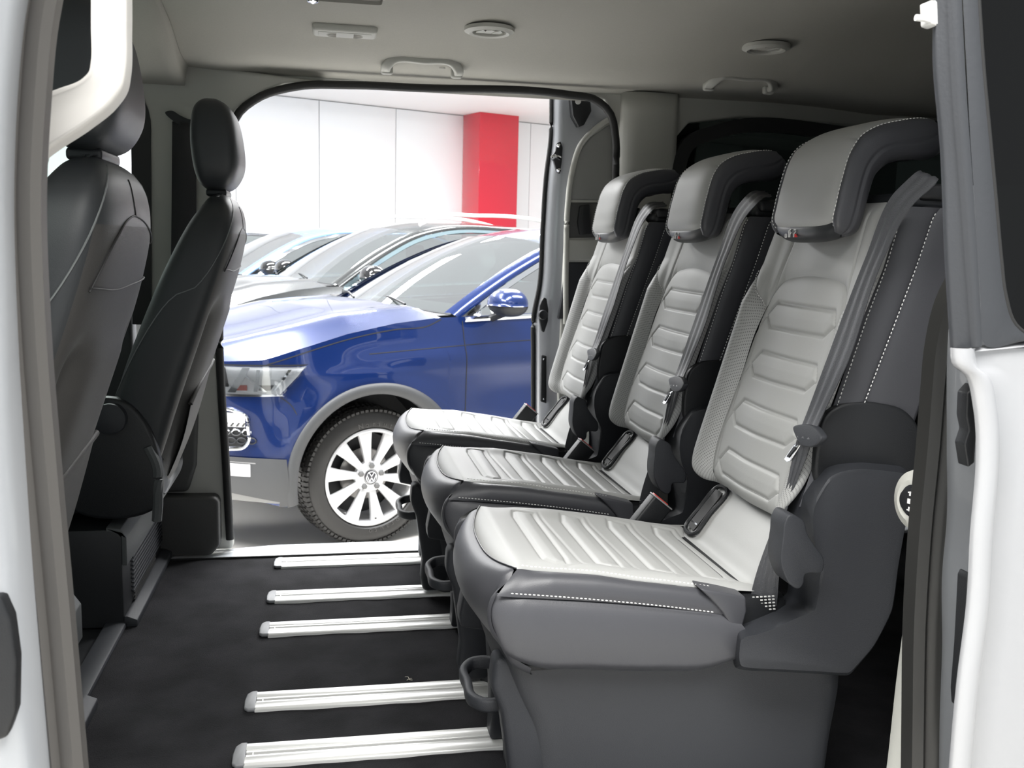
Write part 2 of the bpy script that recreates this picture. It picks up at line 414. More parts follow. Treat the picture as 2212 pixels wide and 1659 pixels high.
# ---- near C pillar: light trim edge, socket, rubber seal, painted flange
e_in = [(1985, 640), (1990, 760), (1985, 900), (1975, 1000), (1968, 1150), (1962, 1300), (1945, 1470), (1915, 1659), (1895, 1800)]
e_s0 = [(2042, 600), (2020, 680), (2000, 800), (1996, 950), (1985, 1120), (1968, 1240), (1968, 1400), (1962, 1540), (1963, 1700), (1963, 1850)]
def px_line(L, y): return [on(u, v, y=y) for u, v in L]
a = resample(px_line([(2000, 760), (1985, 900), (1976, 1000), (1966, 1150), (1957, 1300), (1936, 1470), (1915, 1659), (1895, 1800)], 1.20), 40)
b = resample(px_line([(2020, 760), (2010, 900), (2000, 1000), (1990, 1150), (1985, 1300), (1980, 1470), (1975, 1659), (1972, 1800)], 1.17), 40)
G = np.stack([a+np.array([.03, .03, 0]), a, .5*(a+b)+np.array([0, -.004, 0]), b, b+np.array([.05, 0, 0])], 1)
gstruct('trim_11', G, TRL, thick=.006)
s = resample(px_line([(2190, 470), (2130, 570), (2078, 660), (2056, 752), (2048, 830), (2038, 953), (2020, 1135), (2008, 1318), (2003, 1562), (2001, 1700), (2000, 1850)], 1.14), 90)
prof = [(1.25*a_, 1.2*b_) for a_, b_ in [(-.026, -.01), (-.022, .006), (-.012, .012), (-.006, .006), (0, .012), (.008, .015), (.018, .012), (.026, -.004), (.026, -.012)]]
struct('trim_12', tube(s, 1, prof=[(p, -q_) for p, q_ in prof][::-1], up=(0, 1, 0), smooth=False), mat('seal_rubber', (.022, .022, .021), .34))
PGR = mat('grey_body_paint', (.17, .178, .19), .35, coat=.6)
a = resample(px_line([(2085, 400), (2062, 600), (2050, 700), (2045, 950), (2045, 1120), (2035, 1240), (2035, 1400), (2030, 1540), (2028, 1700), (2028, 1850)], 1.12), 60)
b = resample(px_line([(2240, 400), (2200, 600), (2170, 700), (2150, 950), (2135, 1120), (2130, 1240), (2120, 1400), (2110, 1540), (2100, 1700), (2090, 1850)], 1.04), 60)
G = np.stack([a+np.array([.032, .04, 0]), a, .7*a+.3*b+np.array([0, .01, 0]), .35*a+.65*b+np.array([0, .012, 0]), b], 1)
gstruct('trim_13', G, PGR)
sock = empty('power_socket', on(1959, 1083, y=1.19), 'round black socket in pale trim beside the nearest seat', 'socket')
c = on(1966, 1083, y=1.185)
rm = Matrix.Translation(Vector(c)) @ Matrix.Rotation(math.radians(-70), 4, 'Z')
bm = lathe([(0, 0), (.017, 0), (.0185, .001), (.0185, .012)], 32, 'y')
finish(xf(bm, rm), 'socket_cap', PLD, sock)
bz = lathe([(.0185, .004), (.024, .003), (.034, .010), (.036, .03)], 32, 'y')
for v in bz.verts: v.co.z *= 1.25
finish(xf(bz, rm), 'bezel', TRL, sock)
mk = join(*[box((0, -.001, z), (x, .0012, zz)) for x, z, zz in [(.007, 0, .007), (.0025, .011, .006), (.0025, -.011, .006), (.007, .0125, .0016), (.007, -.0125, .0016)]])
finish(xf(mk, rm), 'marking', mat('white_print', (.8, .8, .8), .6), sock)

# ---- floor rails
rail_x1 = .80
for i, y in enumerate([1.37, 1.748, 1.961, 2.341, 2.561, 2.84]):
    lab = ['aluminium floor rail hidden along the near side under the closest seat', 'aluminium floor rail nearest the camera in view, at the bottom edge', 'second aluminium floor rail from the bottom of the photo', 'third aluminium floor rail, middle one of five in view', 'fourth aluminium floor rail, second from the far doorway', 'aluminium floor rail right beside the far door sill'][i]
    if i == 0: continue
    x0 = -.17+.004*(i-1); y -= .040
    r = empty('floor_rail', (x0, y, 0), lab, 'rail', 'aluminium seat rails in the carpet')
    wd = .040 if i < 5 else .042
    for sgn in (-1, 1):
        pts = [(x0+.02, y+sgn*.0045, 0), (x0+.02, y+sgn*.0045, .0065), (x0+.02, y+sgn*.012, .0065), (x0+.02, y+sgn*.013, .0078), (x0+.02, y+sgn*wd*.85, .0078), (x0+.02, y+sgn*wd, .005), (x0+.02, y+sgn*wd, -.004), (x0+.02, y+sgn*.0045, -.004)]
        finish(prism(pts, (rail_x1-x0, 0, 0), .0006, 1), 'rail_lip', ALU, r)
    finish(box(((x0+rail_x1)/2, y, -.001), (rail_x1-x0, .010, .002)), 'slot', PLD, r)
    cap = prism([(x0+.022, y-wd, .0), (x0+.006, y-wd, 0), (x0-.001, y-wd*.8, 0), (x0-.002, y, 0), (x0+.001, y+wd*.7, 0), (x0+.010, y+wd, 0), (x0+.022, y+wd, 0)], (0, 0, .0085), .003, 3)
    finish(cap, 'end_cap', CAPG, r)
    finish(box((x0+.034, y, .003), (.0022, .008, .006)), 'stop_pin', ALU, r)

# crumb of dry grass on the carpet
cpt = on(882, 1467, z=.001)
bm = join(tube([cpt+np.array(d) for d in [(-.006, .012, 0), (0, .004, .003), (.002, -.004, .001), (.008, -.010, .002)]], .0006, 5), tube([cpt+np.array(d) for d in [(.008, .002, 0), (.003, -.004, .003), (-.004, -.009, .002)]], .0005, 5))
tag(finish(bm, 'straw_crumb', mat('straw', (.75, .7, .6), .8)), 'tiny pale straw crumb lying on the black carpet', 'crumb')

# ---- step edge along the front of the carpet
struct('trim_14', box((-.505, 2.08, .006), (.05, 1.62, .016), .006), PLA)
struct('trim_15', box((-.56, 2.05, -.02), (.10, 1.7, .03), .004), PLD)

# ---- ceiling fittings
def roof_z(y): return float(np.interp(y, pr[:, 0], pr[:, 1]))
def grab(name_, ul, vl, ur, vr, label):
    y = 2.815; a, b = on(ul, vl, y=y), on(ur, vr, y=y); cx = (a[0]+b[0])/2; hw = (b[0]-a[0])/2; z0 = (a[2]+b[2])/2
    t = empty(name_, (cx, y, z0), label, 'handle', 'grab handles on the headliner')
    P = [(cx-hw, y+.008, z0), (cx-hw+.002, y-.018, z0+.006), (cx-hw+.02, y-.038, z0+.022), (cx, y-.042, z0+.026), (cx+hw-.02, y-.038, z0+.022), (cx+hw-.002, y-.018, z0+.006), (cx+hw, y+.008, z0)]
    sq = [(.0135*math.copysign(abs(math.cos(k))**.5, math.cos(k)), .0095*math.copysign(abs(math.sin(k))**.5, math.sin(k))) for k in np.linspace(0, 2*math.pi, 17)[:-1]]
    finish(tube(P, 1, prof=sq, up=(0, 1, 0), n=60), 'grip', TRL, t)
    for sx in (-1, 1): finish(box((cx+sx*(hw-.004), y+.008, z0+.002), (.034, .022, .03), .008, 3), 'mount', TRL, t)
    finish(box((cx+hw*.55, y-.002, z0+.012), (.018, .002, .004), .0008, 1), 'release_tab', mat('pale_plastic', (.7, .69, .66), .5), t)
grab('grab_handle', 833, 152, 990, 157, 'pale grab handle above the far door opening')
grab('grab_handle', 1530, 190, 1665, 190, 'pale grab handle in shadow above the rear far window')
def vent(u, v, label):
    z = roof_z(2.54); c = on(u, v, z=z); z = roof_z(c[1]); c = on(u, v, z=z-.003)
    t = empty('air_vent', tuple(c), label, 'vent', 'round air vents in the headliner')
    R = .064
    ring = lathe([(R*.66, .006), (R*.68, -.004), (R*.8, -.007), (R, -.001), (R*1.0, .008)], 40, 'z'); finish(move(ring, c), 'ring', TRL, t)
    finish(move(lathe([(0, .012), (R*.7, .012)], 32, 'z'), c), 'cavity', PLD, t)
    flap = join(*[prism([(c[0]+(k-2)*.022-.011, c[1]-.03+.02*(k % 2), c[2]-.004), (c[0]+(k-2)*.022, c[1]-.042, c[2]-.006), (c[0]+(k-2)*.022+.011, c[1]-.03+.02*(k % 2), c[2]-.004), (c[0]+(k-2)*.022+.010, c[1]+.035, c[2]+.002), (c[0]+(k-2)*.022-.010, c[1]+.035, c[2]+.002)], (0, 0, .003)) for k in (1, 2, 3)])
    bmesh.ops.delete(flap, geom=[v_ for v_ in flap.verts if (v_.co.x-c[0])**2+(v_.co.y-c[1])**2 > (R*.78)**2], context='VERTS')
    finish(flap, 'flap', TRL, t)
vent(1057, 68, 'round pale air vent in headliner left of the ceiling shadow')
vent(1655, 105, 'round pale air vent in dark rear of the headliner')
c = on(745, 57, z=roof_z(2.55))
t = empty('speaker_cover', tuple(c), 'pale rectangular ribbed cover on headliner below the lamp recess', 'cover')
finish(box((c[0], c[1], c[2]-.010), (.165, .085, .024), .011, 4), 'frame', TRL, t)
finish(box((c[0], c[1]-.001, c[2]-.0215), (.135, .056, .004), .0015, 2), 'grille', TRL, t)
rings = [tube([(c[0]+sx+rr*math.cos(k), c[1]+rr*.9*math.sin(k), c[2]-.0238) for k in np.linspace(a0, a0+math.pi, 16)], .0007, 4) for sx, a0 in ((-.022, math.pi/2), (.022, -math.pi/2)) for rr in np.linspace(.004, .024, 7)]
finish(join(*rings), 'ribs', mat('rib_grey', (.38, .37, .34), .7), t)['kind'] = 'stuff'  # raised ribs, a tone darker than the cover
c = on(735, 5, z=roof_z(2.4)-.03)
t = empty('lamp_recess', tuple(c), 'pale roof console with lamp, cut by the top edge of photo', 'roof console')
a = c+np.array([0, .0, 0])
bm = prism([(a[0]-.10, a[1]-.02, a[2]), (a[0]+.11, a[1]-.02, a[2]), (a[0]+.11, a[1]-.30, a[2]), (a[0]-.10, a[1]-.30, a[2])], (0, 0, .05), .02, 4)
finish(bm, 'housing', TRL, t)
finish(box((a[0]+.02, a[1]-.1, a[2]-.002), (.14, .12, .004), .01), 'recess_panel', mat('recess_grey', (.25, .24, .22), .7), t)
finish(lathe([(0, -.01), (.012, -.008), (.015, 0), (.012, .008)], 24, 'z') if 0 else move(lathe([(0, -.014), (.012, -.010), (.017, 0)], 24, 'z'), (a[0]-.06, a[1]-.035, a[2]-.002)), 'knob', CHR, t)

# ---- far B pillar belt and its height slot
t = empty('front_seat_belt', (-.47, 2.93, .9), 'black seat belt hanging from slot in the far pale pillar', 'seat belt')
u0 = resample(px_line([(358, 243), (375, 262), (395, 272), (425, 268), (425, 262), (408, 258), (390, 250), (372, 240)], 2.948), 40, closed=True)
finish(prism(u0, (0, -.01, 0)), 'slot', PLD, t)
c0 = resample(px_line([(372, 262), (370, 500), (366, 760)], 2.94), 20); c1 = resample(px_line([(424, 266), (424, 500), (420, 760)], 2.94), 20)
grid_obj('strap', np.stack([c0, .5*(c0+c1)+np.array([0, -.003, 0]), c1], 1), mat('webbing', (.03, .03, .032), .6, bump=.6, bscale=600), t, thick=.003)
# ================================================================ sliding doors, near pillars
GRT = mat('dark_frame', (.045, .048, .054), .5, bump=.15)
# far sliding door, slid back outside the opening: door_2
d2 = empty('door_2', (1.0, 3.1, 0), kind='structure')
yD = 3.10
# painted leading edge: strip from front lip to inner face
eo = resample(px_line([(1192, 208), (1190, 300), (1180, 380), (1172, 500), (1165, 620), (1153, 680), (1152, 760), (1152, 900), (1152, 1010)], 3.14), 60)
ei = resample(px_line([(1215, 208), (1215, 300), (1212, 380), (1205, 500), (1200, 620), (1194, 700), (1190, 800), (1188, 900), (1188, 1010)], 3.09), 60)
ej = resample(px_line([(1262, 208), (1250, 300), (1240, 380), (1228, 500), (1220, 620), (1216, 700), (1212, 800), (1210, 900), (1210, 1010)], 3.075), 60)
G = np.stack([eo+np.array([.12, .03, 0]), eo, eo*.7+ei*.3+np.array([0, -.012, 0]), ei, ei*.6+ej*.4+np.array([0, .004, 0]), ej, ej+np.array([.4, 0, 0])], 1)
grid_obj('edge_flange', G, SIL, d2)
finish(tube(eo+np.array([-.002, -.004, 0]), .007, 8, smooth=False), 'edge_seal', RUB, d2)
# inner lining of the door: pale frame with grey panel, dark recess and pull
LN = mat('lining_grey', (.27, .27, .26), .6, bump=.15)
def dp(name, L, m, y=3.065, th=.02, bev=.006, smooth=True):
    P = px_line(L, y)
    finish(prism(P, (0, th, 0), bev), name, m, d2)
dp('pale_frame', [(1212, 700), (1216, 600), (1222, 480), (1228, 400), (1240, 340), (1262, 296), (1290, 268), (1335, 240), (1400, 240), (1400, 1000), (1215, 1000), (1205, 850)], TRL)
dp('upper_lining', [(1229, 432), (1236, 370), (1252, 325), (1275, 296), (1310, 272), (1360, 250), (1400, 250), (1400, 436)], LN, 3.062)
dp('recess', [(1226, 437), (1400, 437), (1400, 512), (1228, 514)], LDK, 3.06)
dp('pull_handle', [(1252, 444), (1275, 440), (1280, 506), (1252, 508), (1247, 480)], PLD, 3.05, .012)
dp('pale_band', [(1224, 517), (1400, 517), (1400, 562), (1219, 563)], TRL, 3.056)
dp('lower_lining', [(1222, 566), (1400, 566), (1400, 690), (1205, 690), (1214, 640)], PLA, 3.06)
# latch, guide bracket, contact strip on the edge
def latch(pts, y, m=PLD, th=.015):
    finish(prism(px_line(pts, y), (0, th, 0), .003), 'latch', m, d2)
latch([(1203, 308), (1211, 305), (1216, 318), (1214, 350), (1210, 376), (1203, 372), (1196, 348), (1190, 340), (1196, 332), (1200, 326)], 3.07)
for v in (315, 368): finish(move(lathe([(0, -.008), (.006, -.006), (.007, 0)], 16, 'y'), on(1207, v, y=3.068)), 'bolt', CHR, d2)
finish(tube([on(1192, 340, y=3.065), on(1200, 338, y=3.06), on(1210, 342, y=3.065)], .007, 8), 'striker', CHR, d2)
latch([(1175, 642), (1181, 645), (1185, 668), (1184, 694), (1176, 718), (1170, 716), (1165, 690), (1166, 660), (1170, 650)], 3.075)
finish(move(lathe([(0, -.002), (.010, -.004), (.014, -.006), (.017, 0)], 20, 'y'), on(1173, 680, y=3.072)), 'latch_ring', PLA, d2)
latch([(1170, 767), (1181, 769), (1181, 872), (1168, 868)], 3.08)
for v in (776, 862): finish(move(lathe([(0, -.003), (.004, -.002), (.004, 0)], 12, 'y'), on(1175, v, y=3.078)), 'bolt', CHR, d2)
# dark roller arm hardware under the header
latch([(1234, 208), (1275, 212), (1278, 240), (1262, 270), (1250, 274), (1238, 250)], 3.05, PLD, .04)
finish(move(lathe([(0, -.002), (.009, -.001), (.009, .004)], 16, 'y'), on(1249, 219, y=3.045)), 'bolt', ALU, d2)
# silver window frame arch of the door
A = resample(px_line([(1222, 700), (1223, 560), (1226, 450), (1236, 370), (1256, 310), (1290, 275), (1345, 240)], 3.058), 60)
finish(tube(A, .009, 10, smooth=False), 'arch_trim', TRL, d2)

# near sliding door, slid back: door_3 (white skin, dark window frame, glass)
d3 = empty('door_3', (1.0, .95, 0), kind='structure')
yN = .95
skin = px_line([(2053, 752), (2212, 736), (2420, 730), (2420, 1900), (2036, 1900), (2050, 1659), (2066, 1480), (2088, 1300), (2096, 1150), (2108, 1000), (2108, 940), (2102, 880), (2084, 812), (2056, 786)], yN)
# leading edge roll, built as a swept strip + flat skin
edge = px_line([(2053, 752), (2056, 786), (2084, 812), (2102, 880), (2108, 940), (2108, 1000), (2096, 1150), (2088, 1300), (2066, 1480), (2050, 1659), (2036, 1900)], yN)
ed = resample(edge, 120)
def shift(P, dx, dy): return P+np.array([dx, dy, 0])
rows = [shift(ed, .050, .045), shift(ed, .032, .04), shift(ed, .015, .02), shift(ed, .004, .006), shift(ed, .006, -.002), shift(ed, .02, -.006), shift(ed, .028, -.002), shift(ed, .034, .004), shift(ed, .06, .003)]
far = ed.copy(); far[:, 0] = .95; far[:, 1] = yN+.002
rows.append(.5*(rows[-1]+far)); rows.append(far)
G = np.stack(rows, 1)
grid_obj('door_skin', G, WHP, d3)
top = resample(px_line([(2053, 752), (2130, 744), (2212, 737), (2420, 730)], yN), 30)
G = np.stack([shift(top, .030, .04)+np.array([0, 0, -.004]), shift(top, .006, .008)+np.array([0, 0, -.001]), shift(top, .008, -.001)-np.array([0, 0, .006])], 1)
grid_obj('belt_edge', G, WHP, d3)
# inner window frame band: three stepped ribs (dark)
def ribbon(Ls, ys, m, name):
    rows = [resample(px_line(up(L), y), 80) for L, y in zip(Ls, ys)]
    grid_obj(name, np.stack(rows, 1), m, d3)
L0 = [(2016, 0), (2014, 120), (2030, 320), (2040, 560), (2052, 752)]
L1 = [(2022, 0), (2026, 120), (2044, 320), (2054, 560), (2064, 752)]
L2 = [(2046, 0), (2056, 200), (2072, 400), (2084, 560), (2098, 750)]
L3 = [(2056, 0), (2066, 200), (2082, 400), (2094, 560), (2106, 750)]
L4 = [(2078, 0), (2088, 200), (2102, 400), (2112, 560), (2122, 748)]
ribbon([[(u+12, v) for u, v in L0], L0, L1, L2, L3, L4], [1.0, .96, .95, .955, .945, .95], GRT, 'window_frame')
Lg = [(2112, 0), (2122, 150), (2136, 300), (2150, 450), (2160, 560), (2170, 640), (2190, 700), (2225, 728), (2300, 732)]
La = [(2080, 0), (2088, 150), (2096, 300), (2106, 450), (2112, 560), (2118, 640), (2130, 748), (2212, 737), (2300, 733)]
ribbon([La, Lg, [(u+3, v) for u, v in Lg]], [.95, .945, .965], GRT, 'frame_face')
gs = resample(px_line([(u+1, v-1) for u, v in up(Lg)], .948), 80)
finish(tube(gs, .0028, 8, smooth=False), 'glass_seal', RUB, d3)
gl = px_line([(u-5, v+3) for u, v in Lg]+[(2420, 730), (2420, -420), (2082, -420)], .962)
finish(prism(gl, (0, .004, 0)), 'window_glass', GLD, d3)
# latch hook on the top corner of the frame
tt = tube(px_line([(1978, 38), (1996, 40), (2012, 44), (2020, 44)], .955), .0035, 8)
finish(join(tt, prism(px_line([(2010, 0), (2026, 0), (2028, 56), (2012, 50)], .95), (0, .02, 0), .002)), 'guide_pin', ALU, d3)
# black slots on the flange
finish(prism(px_line([(2096, 1238), (2102, 1242), (2100, 1400), (2094, 1510), (2086, 1536), (2076, 1532), (2074, 1500), (2082, 1400), (2090, 1250)], 1.0), (0, .02, 0), .002), 'contact_strip', PLD, d3)
finish(prism(px_line([(2090, 850), (2108, 830), (2112, 900), (2106, 1000), (2092, 1010), (2084, 960), (2094, 930), (2088, 900)], 1.0), (0, .02, 0), .002), 'latch', PLD, d3)

# ---- near B pillar at the left: body side (silver), rubber seal, trim; all close to the lens
a0 = px_line([(-160, -60), (-160, 400), (-160, 900), (-150, 1300), (-140, 1720)], .80)
a1 = px_line([(28, -60), (5, 100), (-6, 300), (-12, 500), (-5, 800), (5, 1100), (20, 1400), (45, 1720)], .84)
a2 = px_line([(55, -60), (36, 60), (22, 200), (14, 400), (18, 700), (30, 1000), (50, 1300), (85, 1720)], .86)
a3 = px_line([(75, -60), (55, 60), (42, 200), (34, 400), (42, 700), (62, 1000), (85, 1300), (120, 1720)], .90)
G = np.stack([resample(q_, 70) for q_ in [np.vstack([p_[0]+(p_[0]-p_[1])/np.linalg.norm(p_[0]-p_[1])*.22, p_]) for p_ in map(np.array, (a0, a1, a2, a3))]], 1)
gstruct('wall_front', G, mat('silver_body', (.55, .57, .60), .3, metal=.2, coat=.7))
sl = resample(px_line([(108, -420), (92, -60), (72, 60), (60, 200), (50, 400), (60, 700), (84, 1000), (112, 1300), (150, 1720)], .90), 90)
prof = [(-.016, -.008), (-.016, .004), (-.010, .010), (-.004, .005), (.002, .010), (.009, .012), (.016, .006), (.017, -.008)]
gstruct_ = tube(sl, 1, prof=[(p, -q_) for p, q_ in prof][::-1], up=(0, 1, 0), smooth=False)
struct('trim_16', gstruct_, mat('seal_brown', (.085, .08, .075), .5))
# pillar inner trim closing behind the seal (dark)
G = np.stack([resample(q_, 60) for q_ in (px_line([(88, -60), (60, 300), (70, 800), (95, 1200), (140, 1720)], .92), px_line([(80, -60), (66, 300), (76, 800), (102, 1200), (150, 1720)], 1.0), px_line([(40, -60), (40, 300), (60, 800), (80, 1200), (110, 1720)], 1.05))], 1)
gstruct('trim_17', G, DT)
# black striker hole in the body side
finish(prism(px_line([(-30, 1290), (0, 1290), (22, 1340), (34, 1430), (32, 1540), (14, 1596), (-30, 1610)], .825), (0, .02, 0), .004), 'trim_18', PLD)['kind'] = 'structure'
# pale assist handle on the near pillar, in front of the lens (large, soft)
hy = .98
hb = px_line([(192, -60), (192, 60), (192, 130), (184, 160), (80, 200)], hy)
t = empty('assist_handle', (-.2, hy, 1.05), 'large pale curved handle at upper left, blurred, close to lens', 'handle')
out = [(272, -60), (272, 60), (270, 150), (262, 190), (240, 222), (180, 272), (110, 318), (78, 342)]
inn = [(193, -60), (193, 60), (193, 130), (190, 150), (176, 166), (120, 190), (82, 204), (70, 208)]
ro = resample(px_line(out, hy), 60); ri = resample(px_line(inn, hy), 60)
mid = .5*(ro+ri)
G = np.stack([ri+np.array([0, .03, 0]), ri+np.array([0, .006, 0]), ri*.94+ro*.06+np.array([0, -.001, 0]), ri*.88+ro*.12+np.array([0, .0015, 0]), mid+np.array([0, -.004, 0]), ri*.12+ro*.88+np.array([0, .0015, 0]), ri*.06+ro*.94+np.array([0, -.001, 0]), ro+np.array([0, .006, 0]), ro+np.array([0, .03, 0])], 1)
grid_obj('grip', G, mat('cream_plastic', (.66, .64, .61), .55), t)
finish(prism(px_line([(40, 190), (82, 204), (80, 345), (52, 380), (30, 330)], hy+.005), (0, .05, 0), .01), 'mount', TRL, t)
# ================================================================ showroom
FLO = mat('showroom_tiles', (.80, .775, .73), .3, noise=.02, nscale=3)
def srbox(name, s0, s1, t0, t1, z0, z1, m, bev=0, parent=None):
    bm = box(((s0+s1)/2, (t0+t1)/2, (z0+z1)/2), (s1-s0, t1-t0, z1-z0), bev)
    bm.transform(Matrix.Translation(Vector(W0)) @ Matrix.Rotation(PHI, 4, 'Z')); 
    return finish(bm, name, m, parent)
o = srbox('floor', -16, 18, -9, 11, -.1, -.044, FLO); o['kind'] = 'structure'
WT = 10.2
WALLM = mat('white_panel', (.88, .89, .90), .5)
wl2 = srbox('wall_back', -16, 18, WT+.03, WT+.15, 0, 4.6, mat('joint_grey', (.45, .45, .46), .7)); wl2['kind'] = 'structure'
# wall panels with open joints
def s_at(u, v, t): return car_on(u, v, t)[0]
sj = [s_at(690, 350, WT), s_at(855, 350, WT)]; pw = sj[1]-sj[0]
_, ztop = car_on(855, 235, WT)
for k in range(-7, 7):
    a = sj[0]+k*pw
    p = srbox('wall_panel', a+.006, a+pw-.006, WT, WT+.03, .1, ztop, WALLM, .003, None)
    m4 = p.matrix_world.copy(); p.parent = wl2
# ceiling soffit over the wall
sf = srbox('ceiling', -16, 18, WT-3.2, WT+.15, ztop+.015, ztop+.5, mat('soffit', (.88, .88, .88), .6)); sf['kind'] = 'structure'
# red column
REDC = mat('red_column', (.62, .012, .035), .12, coat=1)
sL = s_at(1036, 300, WT-.55); sR = s_at(1120, 300, WT-.55)
cc = empty('red_column', tuple(sr((sL+sR)/2, WT-.3, 0)), 'glossy red square column standing against the white showroom wall', 'column', rz=PHI)
srbox('shaft', sL, sR, WT-.55, WT-.001, 0, ztop+.014, REDC, .004, cc)

# ================================================================ cars
def wheel(name_parent, s, t, R, inward=1, steer=0.0, detail=True, off=W0):
    """inward=+1: outer face looks to -t (towards the van)"""
    Mx = Matrix.Translation(Vector(off+E1*s+E2*t+np.array([0, 0, R-.044]))) @ Matrix.Rotation(PHI+steer, 4, 'Z') @ (Matrix.Identity(4) if inward > 0 else Matrix.Rotation(math.pi, 4, 'Z'))
    wdt = .215
    TY = mat('tyre_rubber', (.028, .027, .026), .45, bump=.1, bscale=300)
    RS = 1.055
    prf = [(.245, .03), (.249, .012), (.256, .004), (.262, -.004), (.285, -.006), (.305, .0), (.322, .012), (.338, .022), (R, .035), (R, wdt-.035), (.322, wdt-.02), (.28, wdt), (.235, wdt-.02)]
    wh = empty('wheel', (0, 0, 0)); wh.parent = name_parent
    wh.matrix_parent_inverse = Matrix.Identity(4)
    wh.location = (wm(name_parent).inverted() @ Mx).translation
    wh.rotation_euler = (wm(name_parent).inverted() @ Mx).to_euler()
    def add(nm, bm, m, **k):
        bm.transform(Mx); return finish(bm, nm, m, wh, **k)
    def addr(nm, bm, m, **k):
        bm.transform(Matrix.Diagonal((RS, 1, RS, 1))); return add(nm, bm, m, **k)
    add('tyre', lathe(prf, 96), TY)
    if detail:
        bm = bmesh.new()
        for k in range(84):       # tread blocks
            for (y0, y1, ph) in ((.012, .052, 0), (.058, .098, .5), (.117, .157, 0), (.163, .203, .5)):
                a = 2*math.pi*(k+ph)/84
                b = box((0, (y0+y1)/2, R-.001), (.0175, y1-y0, .012)); 
                if y0 < .02: 
                    for v in b.verts:
                        if v.co.y < .03: v.co.z -= .011
                b.transform(Matrix.Rotation(a, 4, 'Y')); 
                me = bpy.data.meshes.new('x'); b.to_mesh(me); b.free(); bm.from_mesh(me); bpy.data.meshes.remove(me)
        add('tread', bm, TY, smooth=False)['kind'] = 'stuff'
    RIM = mat('alloy_rim', (.78, .78, .79), .32, metal=.35, coat=.5)
    rp = [(.228, .05), (.228, .008), (.234, .002), (.238, .006), (.236, .03)]
    addr('rim', join(lathe([(.238, .02), (.236, .004), (.228, .0), (.220, .006), (.216, .02), (.212, .12), (.214, .19)], 72)), RIM)
    add('brake_disc', lathe([(0, .10), (.13, .10), (.135, .105), (.13, .115), (0, .115)], 40), mat('disc_steel', (.35, .34, .33), .35, metal=.8))
    add('wheel_back', lathe([(0, .15), (.212, .15), (.212, .16), (0, .16)], 32), PLD)
    NS = 10
    for k in range(NS):
        a = 2*math.pi*(k+.5)/NS+.16
        w0, w1 = .018, .036
        pts = [(-w0, .045), (-w0*1.0, .09), (-w1*.75, .17), (-w1, .222), (w1, .222), (w1*.75, .17), (w0, .09), (w0, .045)]
        b = prism([(x, .018, z) for x, z in pts], (0, .028, 0), .006, 2, 50)
        for v in b.verts: v.co.y += (.0 if v.co.z > .12 else .012*(1-v.co.z/.12))-.012*max(0, (v.co.z-.12)/.1)
        b.transform(Matrix.Rotation(a, 4, 'Y'))
        addr('spoke', b, RIM)
    add('hub', lathe([(0, .022), (.036, .022), (.040, .018), (.066, .020), (.080, .028), (.082, .05)], 40), RIM)
    if detail:
        for k in range(5):
            a = 2*math.pi*k/5+.05
            b = lathe([(0, .008), (.013, .008), (.015, .013), (.015, .024)], 6); b.transform(Matrix.Translation((.058*math.sin(a), 0, .058*math.cos(a))))
            add('wheel_bolt', b, mat('bolt_grey', (.18, .18, .18), .5), smooth=False)
        add('hub_cap', lathe([(0, .012), (.030, .012), (.033, .014), (.033, .022)], 40), mat('cap_dark', (.10, .10, .11), .3, metal=.5))
        ring = lathe([(.0235, .012), (.0225, .0095), (.0205, .0095), (.0195, .012)], 48)
        def stroke(p, q, wd=.0028):
            p, q = np.array(p), np.array(q); d = q-p; n_ = np.array([-d[1], d[0]])/np.linalg.norm(d)*wd/2
            return prism([(c_[0], .0098, c_[1]) for c_ in (p-n_, p+n_, q+n_, q-n_)], (0, .003, 0))
        st = [((-.010, .0175), (0, .003)), ((0, .003), (.010, .0175)), ((-.0185, .008), (-.008, -.0175)), ((-.008, -.0175), (0, -.0015)), ((0, -.0015), (.008, -.0175)), ((.008, -.0175), (.0185, .008))]
        em = join(ring, *[stroke(a_, b_) for a_, b_ in st]); em.transform(Matrix.Diagonal((1.28, 1, 1.28, 1))); add('emblem', em, CHR, smooth=False)
        add('valve', tube([(0.02, .03, -.222), (.02, .0, -.212)], .004, 6), PLD)
        # moulded tyre lettering
        for word, a0, rr, flip in (('Norauto', 12, .276, 0), ('Norauto', 168, .276, 0)):
            da = 0
            for ch in word:
                cu = bpy.data.curves.new('letter', 'FONT'); cu.body = ch; cu.size = .036; cu.extrude = .0012; cu.align_x = 'CENTER'
                to = bpy.data.objects.new('letter', cu); COL.objects.link(to)
                dg = bpy.context.evaluated_depsgraph_get(); me = bpy.data.meshes.new_from_object(to.evaluated_get(dg))
                bpy.data.objects.remove(to); bpy.data.curves.remove(cu)
                b = bmesh.new(); b.from_mesh(me); bpy.data.meshes.remove(me)
                ang = math.radians(a0-26+da); da += 7.2 if ch not in 'rt' else 6.0
                b.transform(Matrix.Rotation(ang, 4, 'Y') @ Matrix.Translation((0, -.0065, rr-.013)) @ Matrix.Rotation(math.pi/2, 4, 'X'))
                add('lettering', b, mat('tyre_letter', (.085, .083, .08), .35), smooth=False)
    return wh

